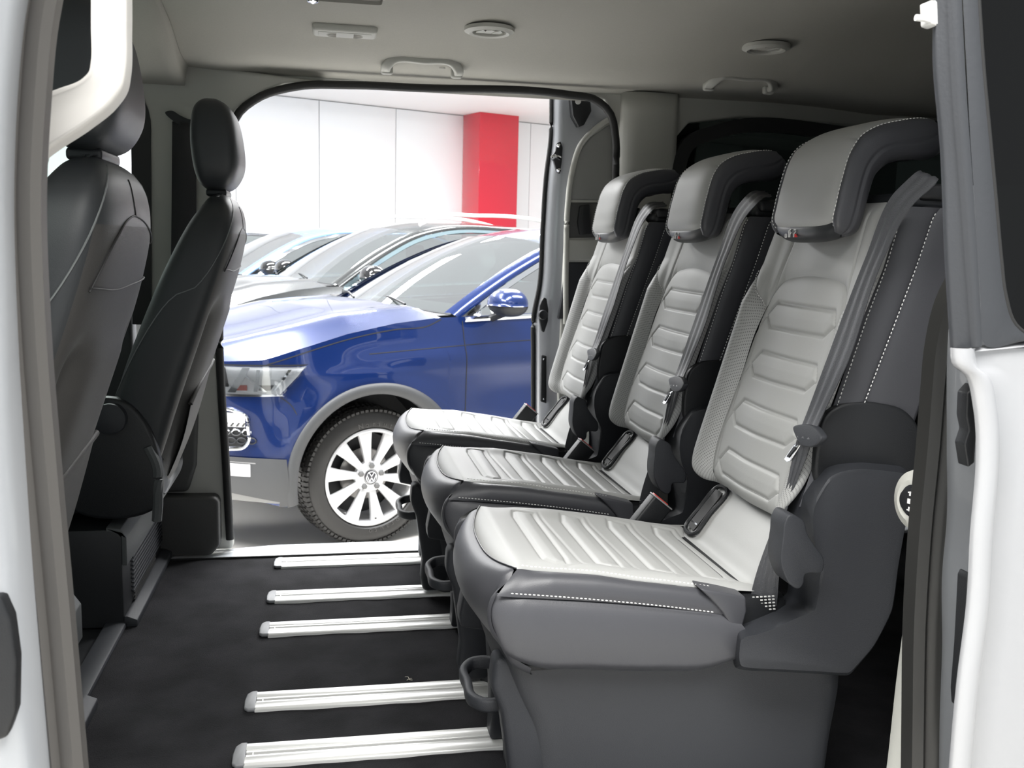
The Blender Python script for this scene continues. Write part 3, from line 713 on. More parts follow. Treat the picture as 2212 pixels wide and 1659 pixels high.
CARN = [0]
def build_car(label, s0, t0, zs, paint, chrome=CHR, detail=False, whd=.92, rails=None, front=True):
    half = .91
    off = W0+E1*s0+E2*t0
    root = empty('car', tuple(off+E1*1.2+E2*.9), label, 'car', 'parked cars in the showroom', rz=PHI)
    zn = lambda z: z*zs if z > .75 else z
    def tside(s, z):
        sf = np.clip((-.25-s)/.70, 0, 1); tf = half*(1-(1-sf**2.2)**(1/2.2))
        sb = np.clip((s-2.9)/.55, 0, 1); tb = half*(1-(1-sb**2.6)**(1/2.6))
        tz = np.where(z < .38, .05*((.38-z)/.18)**2, 0)+np.where(z > .84, (z-.84)*.22, 0)
        fl = 0
        for sc_ in (0, 2.59):
            r = np.sqrt((s-sc_)**2+(z-.335)**2); fl = fl-.028*np.exp(-((r-.43)/.10)**2)
        crease = -.012*np.exp(-((z-.90)/.05)**2)*np.clip((s+.2)/.5, 0, 1)+.012*np.exp(-((z-.72)/.10)**2)*np.clip((s-.5)/.3, 0, 1)
        return tf*np.where(sf > .999, 1, 1)+tb+tz+fl+crease+.02
    def Sm(s, z, o=0.0, mir=False):
        s, z = np.broadcast_arrays(np.asarray(s, float), np.asarray(z, float))
        t = tside(s, z); 
        e = 1e-3
        ts = (tside(s+e, z)-tside(s-e, z))/(2*e); tz = (tside(s, z+e)-tside(s, z-e))/(2*e)
        ts = np.clip(ts, -4, 4)
        n = np.stack([ts, -np.ones_like(ts), tz], -1); n /= np.linalg.norm(n, axis=-1, keepdims=True)
        P = np.stack([s, t, z], -1)+n*np.asarray(o, float)[..., None]
        if mir: P = P.copy(); P[..., 1] = 2*half-P[..., 1]
        P[..., 2] = np.where(P[..., 2] > .75, .75+(P[..., 2]-.75)*zs, P[..., 2])
        return off+P[..., :1]*E1+P[..., 1:2]*E2+P[..., 2:]*np.array([0, 0, 1.])
    def V(s, t, z):
        z = .75+(z-.75)*zs if z > .75 else z
        return off+E1*s+E2*t+np.array([0, 0, z])
    ZT = np.array([(-.945, .86), (-.85, .872), (-.7, .905), (-.52, .915), (-.35, .965), (-.1, 1.03), (.16, 1.075), (.40, 1.098), (.56, 1.10), (.96, 1.112), (2.0, 1.15), (2.9, 1.18), (3.2, 1.14), (3.44, 1.08)])
    ztop = lambda s: np.interp(s, ZT[:, 0], ZT[:, 1])
    ZB = np.array([(-.95, .36), (-.72, .30), (-.47, .215), (-.40, .20), (.4, .20), (.5, .24), (2.1, .24), (3.1, .26), (3.45, .34)])
    def zbot(s):
        b = np.interp(s, ZB[:, 0], ZB[:, 1])
        for sc_ in (.02, 2.59):
            q = .425**2-(s-sc_)**2; b = np.where(q > 0, np.maximum(b, .335+np.sqrt(np.maximum(q, 0))), b)
        return b
    ss = np.unique(np.r_[np.linspace(-.948, -.47, 40), np.linspace(-.47, .5, 90), np.linspace(.5, 2.1, 30), np.linspace(2.1, 3.05, 60), np.linspace(3.05, 3.448, 20)])
    for mir in (False, True):
        v = np.linspace(0, 1, 46)
        S_, V_ = np.meshgrid(ss, v, indexing='ij'); Z_ = zbot(S_)+(ztop(S_)-zbot(S_))*V_
        grid_obj('body_side', Sm(S_, Z_, 0, mir), paint, root)
    def centre(s): return np.interp(s, [-.948, -.8, -.7, -.47, -.05, .18, .42], [.87, .94, .975, 1.035, 1.125, 1.142, 1.15])
    # bonnet
    hs = np.linspace(-.946, .42, 70); q = np.linspace(-1, 1, 50)
    G = np.zeros((70, 50, 3)); 
    for i, s in enumerate(hs):
        zt = float(ztop(s)); t0_ = float(tside(s, zt)); zc = float(centre(s))
        t = half+q*(half-t0_)
        prf_ = 1-np.abs(q)**2.6
        z = zt+(zc-zt)*prf_+.012*np.exp(-((np.abs(q)-.72)/.14)**2)*(zc-zt)/.05
        se = s+(.0 if s < .2 else (-.10*(1-q**2)*(s-.2)/.22))
        G[i] = off+E1*np.asarray(se)[..., None]*1+E2*t[:, None]+np.array([0, 0, 1])*np.where(z > .75, .75+(z-.75)*zs, z)[:, None] if np.ndim(se) else off+E1*se+E2*t[:, None]+np.array([0, 0, 1])*(.75+(z-.75)*zs)[:, None]
    grid_obj('bonnet', G, paint, root)
    # cowl
    q2 = np.linspace(-1, 1, 30)
    c0 = [V(.32+.10*abs(x)**2, half+x*.74, 1.13-.03*x*x) for x in q2]; c1 = [V(.46+.12*abs(x)**2, half+x*.74, 1.125-.02*x*x) for x in q2]
    grid_obj('cowl', np.stack([np.array(c0), np.array(c1)], 1), PLD, root)
    # greenhouse
    RL = [(.53, .115, 1.105), (.75, .15, 1.235), (1.0, .195, 1.365), (1.25, .245, 1.468), (1.55, .285, 1.535), (2.2, .29, 1.548), (2.9, .30, 1.50), (3.25, .33, 1.36), (3.38, .36, 1.15)]
    roofl = resample(RL, 60)
    def mirp(P): Q = np.array(P, float).copy(); Q[..., 1] = 2*half-Q[..., 1]; return Q
    def TW(P):
        P = np.array(P, float); z = P[..., 2:]; z = np.where(z > .75, .75+(z-.75)*zs, z)
        return off+P[..., :1]*E1+P[..., 1:2]*E2+z*np.array([0, 0, 1.])
    inner = roofl+np.array([-.02, .055, .012]); inner[:, 0] -= .02
    for mp in (lambda x: x, mirp):
        mid_ = .5*(roofl+inner)+np.array([0, 0, .006])
        G = TW(mp(np.stack([roofl+np.array([.012, -.004, -.02]), roofl+np.array([0, -.006, -.004]), mid_, inner], 1)))
        grid_obj('roof_pillar', G, paint, root)
        k = mp(roofl+np.array([.035, .004, -.045]))
        grid_obj('window_chrome', TW(np.stack([mp(roofl+np.array([.014, -.006, -.022])), mp(roofl+np.array([.032, -.006, -.046]))], 1)[:54]), chrome, root)
        belt = np.array([(s_, tside(np.array(s_), np.array(ztop(s_)))+.005, float(ztop(s_))-.01) for s_ in np.linspace(.56, 3.15, 54)])
        up_ = roofl[:54]+np.array([.034, .0, -.05]); up_[:, 2] = np.maximum(up_[:, 2], belt[:, 2]-.005)
        ub = resample(up_, 54)
        grid_obj('side_glass', TW(mp(np.stack([belt, .5*(belt+ub), ub], 1))), GLC, root)
        finish(tube(TW(mp(belt+np.array([0, -.006, -.004]))), .014, 6, smooth=False), 'belt_trim', chrome, root)
    # windscreen, roof, rear screen
    wb = [(.40+.13*x*x, half+x*.735, 1.128-.022*x*x) for x in np.linspace(-1, 1, 40)]
    wt = [(1.20+.10*x*x, half+x*.60, 1.535-.045*x*x) for x in np.linspace(-1, 1, 40)]
    u = np.linspace(0, 1, 24)[:, None, None]; wb, wt = np.array(wb), np.array(wt)
    WS = wb[None]*(1-u)+wt[None]*u; WS[..., 2:] += .035*(4*u*(1-u))
    grid_obj('windscreen', TW(WS), GLC, root)
    rf = []
    for s_ in np.linspace(1.2, 2.95, 24):
        zz = np.interp(s_, [1.2, 1.5, 2.1, 2.95], [1.535, 1.585, 1.60, 1.545])
        zl = np.interp(s_, roofl[:, 0], roofl[:, 2])+.008
        rf.append([(s_+(.10*x*x if s_ < 1.5 else 0)*(1.5-s_)/.3, half+x*(.62 if s_ < 1.3 else .60), zl+(zz-zl)*(1-abs(x)**2.4)) for x in np.linspace(-1, 1, 40)])
    grid_obj('roof', TW(np.array(rf)), paint, root)
    rs = [[(2.95+.40*k, half+x*.6, (1.545-.03*x*x)*(1-k)+1.15*k) for x in np.linspace(-1, 1, 20)] for k in (0, .5, 1)]
    grid_obj('rear_window', TW(np.array(rs)), GLC, root)
    tg = [[(3.35+.1*k, half+x*(.62+.1*k), 1.15-.25*k) for x in np.linspace(-1, 1, 20)] for k in (0, .5, 1)]
    grid_obj('tailgate', TW(np.array(tg)), paint, root)
    # interior: dashboard, floor and seats seen through the glass
    CI = mat('car_interior', (.25, .27, .27), .7)
    def cbx(name_, c_, s_, bev=.03, m=CI):
        b = box(c_, s_, bev, 3); 
        for v in b.verts: v.co.z = .75+(v.co.z-.75)*zs if v.co.z > .75 else v.co.z
        b.transform(Matrix.Translation(Vector(off)) @ Matrix.Rotation(PHI, 4, 'Z')); finish(b, name_, m, root)
    cbx('dashboard', (.78, half, 1.04), (.50, 1.42, .14))
    cbx('cabin_floor', (1.9, half, .45), (2.6, 1.5, .3))
    cbx('bulkhead', (.42, half, .8), (.06, 1.5, .5))
    for t_ in (.52, 1.30):
        cbx('cabin_seat', (1.75, t_, .92), (.16, .46, .62), .06); cbx('headrest', (1.80, t_, 1.32), (.09, .26, .17), .035)
    cbx('rear_seat', (2.6, half, .92), (.18, 1.3, .6), .05)
    sw = lathe([(.17+.014*math.cos(a_), .014*math.sin(a_)) for a_ in np.linspace(0, 2*math.pi, 9)], 36, 'x'); sw.transform(Matrix.Translation(Vector(off)) @ Matrix.Rotation(PHI, 4, 'Z') @ Matrix.Translation((1.12, .52, 1.10)) @ Matrix.Rotation(math.radians(-25), 4, 'Y'))
    finish(sw, 'steering_wheel', PLD, root)
    # mirror
    mc = np.array([.74, -.075, 1.175])
    def mirror(mc, sgn):
        ell = []
        for a_ in np.linspace(-math.pi/2, math.pi/2, 14):
            r_ = math.cos(a_)**.8; zz = math.sin(a_)
            ell.append([(mc[0]+.10*r_*math.copysign(abs(math.cos(b_))**.8, math.cos(b_))*(.75 if math.cos(b_) > 0 else 1), mc[1]+sgn*.125*r_*math.copysign(abs(math.sin(b_))**.8, math.sin(b_)), mc[2]+.078*zz*(1.0 if zz > 0 else .85)) for b_ in np.linspace(0, 2*math.pi, 29)[:-1]])
        G = TW(np.array(ell)); h = 7
        mm = grid_mesh(G[h-1:], closed_v=True, uv=False, cap=True); link('mirror_shell', mm, paint if detail else mat('gloss_black', (.012, .012, .013), .12, coat=1), root)
        mm = grid_mesh(G[:h], closed_v=True, uv=False, cap=True); link('mirror_base', mm, PLD, root)
        finish(tube(TW(np.array([(mc[0], mc[1]+sgn*.05, mc[2]-.05), (mc[0]-.01, mc[1]+sgn*.16, mc[2]-.085)])), .022, 8, smooth=False), 'mirror_arm', PLD, root)
    mirror(mc, 1)
    if not detail: mirror(np.array([.74, 2*half+.075, 1.175]), -1)
    # wipers
    for (a_, b_) in (((.40, .45, 1.145), (.50, 1.0, 1.165)), ((.36, 1.05, 1.150), (.50, 1.55, 1.155))):
        P = TW(np.array([(a_[0], a_[1], a_[2]), (.5*(a_[0]+b_[0]), .5*(a_[1]+b_[1]), a_[2]+.02), b_])); finish(tube(P, .007, 5), 'wiper', PLD, root)
    # cladding along sills and arches
    CL = mat('arch_cladding', (.075, .077, .081), .5, bump=.1)
    for mir in (False, True):
        for sc_, sh in ((.02, 0), (2.59, 0)):
            a_ = np.linspace(math.radians(-14 if sc_ < 1 else -10), math.radians(196 if sc_ < 1 else 190), 80)
            rr = np.array([.398, .400, .404, .43, .452, .455]); oo = np.array([-.05, -.002, .014, .016, .012, -.004])
            A_, R_ = np.meshgrid(a_, rr, indexing='ij'); O_ = np.broadcast_to(oo, A_.shape)
            R_ = R_*(1+.05*np.clip(math.cos(0)*np.cos(A_), 0, 1)*(R_ > .42))
            grid_obj('arch_cladding', Sm(sc_+R_*np.cos(A_), .335+R_*np.sin(A_), O_, mir), CL, root)
            a_ = np.linspace(0, math.pi, 40)
            G = np.stack([Sm(sc_+.42*np.cos(a_), .335+.42*np.sin(a_), -.01, mir), Sm(sc_+.42*np.cos(a_), .335+.42*np.sin(a_), -.32, mir)], 1)
            for kk in range(40): 
                p_ = G[kk, 0]+(E2 if not mir else -E2)*.34; G[kk, 1] = p_
            grid_obj('wheel_housing', G, PLD, root)
            bk = prism([G[kk, 1] for kk in range(40)], E2*.01); finish(bk, 'housing_wall', PLD, root)
    s_ = np.linspace(.46, 2.16, 40); S_, Z_ = np.meshgrid(s_, np.linspace(.20, .36, 8), indexing='ij')
    grid_obj('sill_cladding', Sm(S_, Z_, .012), CL, root)
    wheel(root, .02, -.0+.035, .350, 1, math.radians(0) , detail, off)
    wheel(root, 2.59, .045, .350, 1, 0, False, off)
    wheel(root, .02, 2*half-.04, .350, -1, 0, False, off)
    if detail:
        return root, Sm, V, TW, ztop, off, CL
    # simple lamps for the others
    S_, Z_ = np.meshgrid(np.linspace(-.80, -.38, 16), np.linspace(.76, .88, 6), indexing='ij'); grid_obj('headlamp', Sm(S_, Z_, .006), CHR, root)
    for s_, in ((.545,), (1.62,)):
        zz = np.linspace(.30, float(ztop(s_))-.02, 30)
        G = np.stack([Sm(s_-.003, zz, .001), Sm(s_+.003, zz, .001)], 1); grid_obj('door_gap', G, RUB, root)
    if rails:
        for t_ in (.34, 2*half-.34):
            P = TW(np.array([(1.35, t_, 1.555), (1.5, t_, 1.62), (1.9, t_, 1.645), (2.5, t_, 1.635), (2.95, t_, 1.56)])); finish(tube(P, .016, 8, n=40), 'roof_rail', ALU, root)
    return root

BLUE = mat('blue_paint', (.002, .019, .115), .25, metal=.3, coat=1.0, coatr=.02)
root, Sm, V, TW, ztop, off, CL = build_car('glossy dark blue compact car nearest the doorway, five-bolt white wheel in view', 0, 0, 1.0, BLUE, detail=True)
def patch_sz(name_, bl, br, tl, tr, m, o=.004, n=(30, 12), bulge=0, curveT=None):
    """patch on the body side from corner (s,z) pairs"""
    bl, br, tl, tr = map(np.array, (bl, br, tl, tr))
    u = np.linspace(0, 1, n[0])[:, None, None]; v = np.linspace(0, 1, n[1])[None, :, None]
    P = (1-v)*((1-u)*bl+u*br)+v*((1-u)*tl+u*tr)
    oo = o+bulge*4*(v*(1-v))[..., 0]*np.ones_like(u[..., 0])
    G = Sm(P[..., 0], P[..., 1], oo); return grid_obj(name_, G, m, root)
# gaps
def gap(L, wd=.005, name_='panel_gap'):
    P = resample([(a, 0, b) for a, b in L], 50); d = np.gradient(P, axis=0); d /= np.linalg.norm(d, axis=1, keepdims=True)
    n_ = np.stack([-d[:, 2], d[:, 2]*0, d[:, 0]], 1)*wd/2
    G = np.stack([Sm((P+n_)[:, 0], (P+n_)[:, 2], .0015), Sm((P-n_)[:, 0], (P-n_)[:, 2], .0015)], 1)
    grid_obj(name_, G, RUB, root)
gap([(.545, 1.08), (.545, .9), (.54, .60), (.525, .42), (.52, .26)])
gap([(1.62, 1.11), (1.63, .7), (1.62, .26)])
gap([(-.50, .895), (-.30, .955), (-.06, 1.012), (.16, 1.045), (.34, 1.058), (.42, 1.09)], .005)
gap([(-.45, .745), (-.40, .70), (-.38, .66)], .004)
gap([(.0, .93), (.55, .955), (1.6, .985)], .0035, 'crease_line')
# head lamp
HLG = glass('lamp_glass', (.92, .94, .95), .10, refl=.9)
LAM = mat('lamp_reflector', (.80, .81, .83), .22, metal=.35)
p1 = patch_sz('headlamp_housing', (-.92, .758), (-.45, .755), (-.92, .885), (-.33, .882), LAM, .003)
hl = empty('headlamp', (0, 0, 0)); hl.parent = root; hl.matrix_parent_inverse = Matrix.Identity(4); hl.location = wm(root).inverted() @ Vector(Sm(-.6, .82, 0).tolist())
hl.rotation_euler = (0, 0, 0)
def patch_to(nm, parent, P, o, m):
    return grid_obj(nm, Sm(P[..., 0], P[..., 1], o), m, parent)
def quad(bl, br, tl, tr, n=(30, 12)):
    bl, br, tl, tr = map(np.array, (bl, br, tl, tr)); u = np.linspace(0, 1, n[0])[:, None, None]; v = np.linspace(0, 1, n[1])[None, :, None]
    return (1-v)*((1-u)*bl+u*br)+v*((1-u)*tl+u*tr)
patch_to('lens', hl, quad((-.92, .755), (-.44, .752), (-.92, .892), (-.325, .885)), .014, HLG)
patch_to('chrome_strip', hl, quad((-.92, .742), (-.43, .748), (-.92, .757), (-.45, .757), (30, 3)), .010, CHR)
patch_to('black_cell', hl, quad((-.72, .79), (-.655, .79), (-.72, .88), (-.665, .88), (6, 6)), .006, PLD)
patch_to('black_cell', hl, quad((-.54, .775), (-.49, .775), (-.535, .80), (-.475, .80), (6, 6)), .006, mat('lamp_grey', (.2, .2, .21), .4))
patch_to('indicator', hl, quad((-.63, .775), (-.585, .775), (-.63, .80), (-.585, .80), (6, 6)), .007, mat('amber_red', (.45, .06, .04), .3))
for (a, b, c, d) in (((-.66, .765), (-.63, .765), (-.60, .88), (-.57, .88)), ((-.56, .77), (-.545, .77), (-.545, .87), (-.53, .87)), ((-.52, .77), (-.505, .77), (-.60, .85), (-.59, .85)), ((-.48, .775), (-.47, .775), (-.41, .87), (-.395, .87))):
    patch_to('reflector_rib', hl, quad(a, b, c, d, (4, 8)), .008, CHR)
patch_to('outline', hl, quad((-.92, .889), (-.335, .886), (-.92, .896), (-.315, .893), (30, 3)), .008, PLD)
# fog light surround, chrome with lamp and grille pattern
fg = empty('fog_lamp', (0, 0, 0)); fg.parent = root; fg.matrix_parent_inverse = Matrix.Identity(4); fg.location = wm(root).inverted() @ Vector(Sm(-.66, .57, 0).tolist())
def ringpath(L, o): P = resample([(a, 0, b) for a, b in L], 60); return Sm(P[:, 0], P[:, 2], o)
finish(tube(ringpath([(-.90, .675), (-.62, .672), (-.590, .655), (-.583, .60), (-.585, .525), (-.60, .505), (-.65, .495), (-.90, .49)], .008), .009, 8, smooth=False), 'chrome_frame', CHR, fg)
patch_to('lamp_panel', fg, quad((-.92, .60), (-.595, .60), (-.92, .668), (-.595, .668)), .004, mat('lamp_white', (.8, .8, .82), .2, coat=1))
for k in range(6): patch_to('rib', fg, quad((-.72+.022*k, .603), (-.712+.022*k, .603), (-.71+.022*k, .62), (-.702+.022*k, .62), (3, 3)), .007, LDK)
patch_to('mesh_back', fg, quad((-.92, .50), (-.59, .505), (-.92, .598), (-.59, .598)), .002, PLD)
for k in range(5):
    for r_ in range(2):
        s_c = -.75+.04*k+(.02 if r_ else 0); z_c = .575-.04*r_
        P = ringpath([(s_c-.018, z_c), (s_c-.009, z_c+.012), (s_c+.009, z_c+.012), (s_c+.018, z_c), (s_c+.009, z_c-.012), (s_c-.009, z_c-.012), (s_c-.018, z_c)], .006)
        finish(tube(P, .0035, 5, smooth=False), 'mesh_ring', CHR if r_ == 0 else PLA, fg)
# bumper lower cladding and daytime lamp
patch_sz('bumper_cladding', (-.935, .345), (-.415, .232), (-.935, .47), (-.432, .45), CL, .010, (50, 14), .004)
patch_sz('bumper_lip', (-.935, .27), (-.43, .225), (-.935, .35), (-.415, .26), mat('lip_grey', (.26, .26, .255), .6), .004, (50, 6))
patch_sz('lower_lamp', (-.92, .378), (-.575, .366), (-.92, .445), (-.575, .425), mat('lamp_white', (.8, .8, .82), .2), .016, (30, 8))
patch_sz('lamp_surround', (-.92, .372), (-.555, .358), (-.92, .452), (-.555, .432), mat('surround_grey', (.33, .33, .33), .5), .012, (30, 8))
patch_sz('tow_flap', (-.452, .215), (-.418, .215), (-.452, .245), (-.418, .245), CL, .01, (4, 4))
# thin plate under the bumper so no daylight shows through
# other cars
GREY = mat('graphite_paint', (.055, .058, .058), .25, metal=.5, coat=1)
LBL = mat('pale_blue_paint', (.19, .33, .62), .25, metal=.3, coat=1)
SILV = mat('pale_silver_paint', (.55, .56, .56), .25, metal=.3, coat=1)
CHB = mat('bright_trim', (.62, .80, .86), .12, metal=.9)
build_car('graphite grey car with bright window trim parked behind the blue car', .47, 2.7, 1.10, GREY, CHB, rails=True)
build_car('pale blue car parked behind the graphite grey car', .55, 5.35, 1.06, LBL)
build_car('pale silver car farthest back, mostly hidden beside the white wall', .15, 7.9, 1.05, SILV)

mm = box((0, 0, 0), (.10, .16, .10), .035, 4); mm.transform(Matrix.Translation(Vector(sr(.60, 1.88, 1.075))) @ Matrix.Rotation(PHI, 4, 'Z')); finish(mm, 'far_mirror', PLD, root)
# ================================================================ second-row seats (surveyed on the nearest one)
NB = np.array([1, 0, -.287]); DB = .725-.287*.54        # mean plane of the backrest face
YC = 1.55
def bx_plane(z): return .725+.287*(z-.54)
BPROF = np.array([(0, 0, 0), (.13, .13, 0), (.150, .150, -.004), (.168, .166, -.018), (.186, .182, -.026), (.202, .196, -.022), (.216, .203, -.008), (.232, .207, .008), (.252, .2085, .030), (.272, .208, .050), (.31, .206, .088), (.36, .203, .138)])
_bp = resample(BPROF, 200)
def B(q, z, off=0.0):
    """backrest face: q = arc length across from the middle (negative = near side), z = height"""
    q, z = np.broadcast_arrays(np.asarray(q, float), np.asarray(z, float)); aq = np.abs(q)
    y = np.interp(aq, _bp[:, 0], _bp[:, 1])*np.sign(q); dx = np.interp(aq, _bp[:, 0], _bp[:, 2])
    k = np.where(dx < 0, np.clip(1-(z-.84)/.10, .25, 1), 1)
    nar = 1-.05*np.clip((z-.9)/.13, 0, 1)**1.5-.12*np.clip((.56-z)/.07, 0, 1)**2
    x = bx_plane(z)+dx*k+.022*np.clip((.53-z)/.035, 0, 1)**2+.02*np.clip((z-.985)/.04, 0, 1)**2
    # lumbar swell
    x = x-.008*np.exp(-((z-.62)/.08)**2)*np.clip(1-(aq/.16)**2, 0, 1)
    return np.stack([x+off, YC+y*nar, z], -1)
TZ = np.array([(.24, .452), (.28, .455), (.33, .446), (.42, .433), (.52, .418), (.61, .402), (.66, .396), (.72, .395)])
def T(x, y, off=0.0):
    """cushion top: y measured from the middle"""
    x, y = np.broadcast_arrays(np.asarray(x, float), np.asarray(y, float)); a = np.abs(y)
    z = np.interp(x, TZ[:, 0], TZ[:, 1])
    z = z+.010*np.exp(-((a-.165)/.03)**2)*np.clip((x-.30)/.1, 0, 1)-.03*np.clip((a-.178)/.03, 0, 1.2)**2-.012*np.clip((.29-x)/.04, 0, 1)**2
    return np.stack([x, YC+y, z+off], -1)
def front_x(y): return .250+.030*(np.abs(y)/.18)**2.6
def hexpoly(c0, c1, w, w2, h): # c0: lower coordinate
    return [(-w, c0), (w, c0), (w2, c0+h*.5), (w, c0+h), (-w, c0+h), (-w2, c0+h*.5)]

def make_seat(label, tag_marks=True):
    root = empty('passenger_seat', (.52, YC, 0), label, 'seat', 'grey leather passenger seats of the second row')
    # ---------------- cushion insert with quilted chevron cells
    nx, ny = 230, 170
    uy = np.linspace(-.178, .178, ny); vx = np.linspace(0, 1, nx)
    X = front_x(uy)[None, :]+(.672-front_x(uy)[None, :])*vx[:, None]; Y = np.broadcast_to(uy, X.shape)
    Y = Y*(1+.045*np.minimum(1, vx[:, None]*2.2)-.03*np.clip(vx[:, None]*3-2, 0, 1))
    G = T(X, Y)
    P2 = np.stack([Y, X], -1); ext = np.zeros(X.shape)
    for k in range(4):
        x0 = .330+.0905*k
        pl = [(-.125, x0), (.118, x0), (.150, x0+.006), (.142, x0+.040), (-.105, x0+.040), (-.150, x0+.034), (-.150, x0+.014)]
        d = poly_dist(P2, pl); ins = inside(P2, pl)
        ext += -.0030*np.exp(-(d/.0036)**2)+np.where(ins, .0036*(1-np.exp(-d/.012)), 0)
        # v-shaped quilt line between the cells
        pl2 = [(.165, x0+.018), (.150, x0+.052), (-.150, x0+.062), (-.165, x0+.030)]
        d = poly_dist(P2, pl2, False); ext += -.0012*np.exp(-(d/.003)**2)
    G = puff(G, .005, .014, (1, 1, 1, 1), 1 if normals(G)[nx//2, ny//2, 2] > 0 else -1, ext)
    grid_obj('cushion_insert', G, LT, root)
    # ---------------- bolsters: near one dark, far one light
    for sgn, m in ((-1, DK), (1, LT)):
        t = np.linspace(0, 1, 110); wv = np.linspace(0, 1, 26)
        xs_ = .280+(.60-.280)*t if sgn < 0 else .280+(.70-.280)*t
        inn = T(xs_, sgn*.178*(1+.045*np.minimum(1, (xs_-.28)/.4*2.2)-.03*np.clip((xs_-.28)/.4*3-2, 0, 1)))
        wd = np.interp(t, [0, .12, .5, 1], [.0, .020, .028, .030])
        out = np.stack([xs_+.0-.036*(1-t)**6, np.full(110, YC+sgn*.207), np.interp(xs_, [.24, .30, .41, .50, .6, .7], [.430, .419, .406, .394, .376, .36])+.001], -1)
        G = inn[:, None]*(1-wv[None, :, None])+out[:, None]*wv[None, :, None]
        arch = np.sin(np.pi*wv)[None, :]*.009*np.clip(t[:, None]*6, .3, 1)
        G = G+np.stack([arch*0, sgn*arch*.6, arch*.9], -1)
        n_ = normals(G)[50, 10, 2]; G = puff(G, .0045, .010, (1, 0, 1, 1), 1 if n_ > 0 else -1)
        grid_obj('cushion_bolster', G, m, root)
    # ---------------- side panels and front panel
    for sgn in (-1, 1):
        topc = [(.244, .427), (.262, .4235), (.303, .418), (.409, .405), (.493, .393), (.59, .377), (.62, .368)]
        botc = [(.266, .350), (.272, .325), (.30, .306), (.40, .290), (.50, .281), (.58, .279), (.64, .30)]
        lft = [(.244, .425), (.238, .40), (.240, .378), (.252, .356), (.266, .350)]; lft = [(.244, .425), (.236, .405), (.238, .380), (.250, .358), (.266, .350)]
        rgt = [(.62, .372), (.638, .35), (.648, .325), (.64, .30)]
        C2 = coons2(topc, botc, lft, rgt, 110, 40)
        # swell outward
        u = np.linspace(0, 1, 110)[:, None]; v = np.linspace(0, 1, 40)[None, :]
        yy = .203+.012*np.sin(np.pi*v**.8)*np.clip(u*6, 0, 1)**.5-.008*(1-np.clip(u*9, 0, 1))-.03*np.clip((v-.75)/.25, 0, 1)**2*1.0
        G = np.stack([C2[..., 0], YC+sgn*yy, C2[..., 1]], -1)
        s_ = 1 if normals(G)[50, 15, 1]*sgn > 0 else -1
        grid_obj('side_panel', puff(G, .004, .009, (1, 0, 1, 0), s_), DK, root)
    # front panel: wraps between the seam, down the nose and under
    ya = np.linspace(-.203, .203, 90); cols = []
    for y in ya:
        a = abs(y)/.203; fx = float(front_x(min(abs(y), .178)*1.0)) if abs(y) <= .178 else float(front_x(.178))-.036*((abs(y)-.178)/.025)**.7
        zt = float(T(fx, min(abs(y), .178))[2]) if abs(y) <= .178 else .4385-.012*((abs(y)-.178)/.025)
        bul = .016*(1-a**3)+.003
        pts = [(fx, zt), (fx-.012-bul*.25, zt-.010), (fx-.018-bul*.75, zt-.034), (fx-.016-bul*.85, zt-.066), (fx-.004-bul*.45, zt-.10), (fx+.018, zt-.135), (fx+.05, zt-.150)]
        ex = np.array([(.244, .425), (.237, .405), (.237, .385), (.247, .36), (.266, .345), (.275, .325), (.30, .306)])
        k = np.clip((a-.80)/.20, 0, 1)**2
        P = resample(np.array(pts)*(1-k)+ex*k, 44); cols.append(np.stack([P[:, 0], np.full(44, YC+y), P[:, 1]], 1))
    G = np.stack(cols, 1); s_ = 1 if normals(G)[20, 45, 0] < 0 else -1
    grid_obj('front_panel', puff(G, .004, .009, (1, 0, 1, 1), s_), DK, root)
    # under-cushion closing block
    finish(box((.50, YC, .345), (.44, .39, .11), .02), 'cushion_core', PLD, root)
    # stitching
    xs_ = np.linspace(.285, .585, 60)
    finish(stitches(T(xs_, -.178*(1+.045*np.minimum(1, (xs_-.28)/.4*2.2)))+np.array([0, -.0044, .0074])), 'stitching', STI, root)['kind'] = 'stuff'
    sl = np.array([(.264, YC-.2125, .4290), (.303, YC-.2135, .4250), (.409, YC-.2140, .4120), (.493, YC-.2140, .4000), (.585, YC-.2135, .3845)])
    finish(stitches(sl), 'stitching', STI, root)['kind'] = 'stuff'
    # dark piping at the front of the insert
    yy = np.linspace(-.178, .178, 60); fl = T(front_x(yy), yy)
    finish(tube(fl+np.array([-.0015, 0, .001]), .0013, 6, smooth=False), 'piping', BLK, root)
    # ---------------- rear ramp between cushion and backrest, with bezel
    q_ = np.linspace(-.172, .172, 60); tt = np.linspace(0, 1, 30)
    rp = resample([(.655, .396), (.672, .400), (.690, .420), (.712, .450), (.735, .478), (.76, .50)], 30)
    G = np.zeros((30, 60, 3)); G[..., 0] = rp[:, None, 0]; G[..., 1] = YC+q_[None]; G[..., 2] = rp[:, None, 1]-.012*np.clip((np.abs(q_[None])-.14)/.03, 0, 1)**2
    s_ = 1 if normals(G)[15, 30, 2] > 0 else -1
    grid_obj('cushion_heel', puff(G, .006, .012, (1, 0, 1, 1), s_), LT, root)
    def fr(u_, v_): # point on heel: u_ along ramp, v_ across
        P = np.array([np.interp(u_, np.linspace(0, 1, 30), rp[:, 0]), 0, np.interp(u_, np.linspace(0, 1, 30), rp[:, 1])]); P[1] = YC+v_; return P+np.array([-.010, 0, .006])
    ins = empty('anchor_bezel', tuple(fr(.6, .12))); ins.parent = root; ins.location = Vector(fr(.6, .12))-root.location
    rg = resample([fr(.18, .098), fr(.15, .118), fr(.18, .140), fr(.50, .143), fr(.84, .140), fr(.88, .118), fr(.84, .098), fr(.5, .095)], 48, closed=True)
    finish(tube(rg, .0042, 8, closed=True, smooth=False), 'rim', PLD, ins)
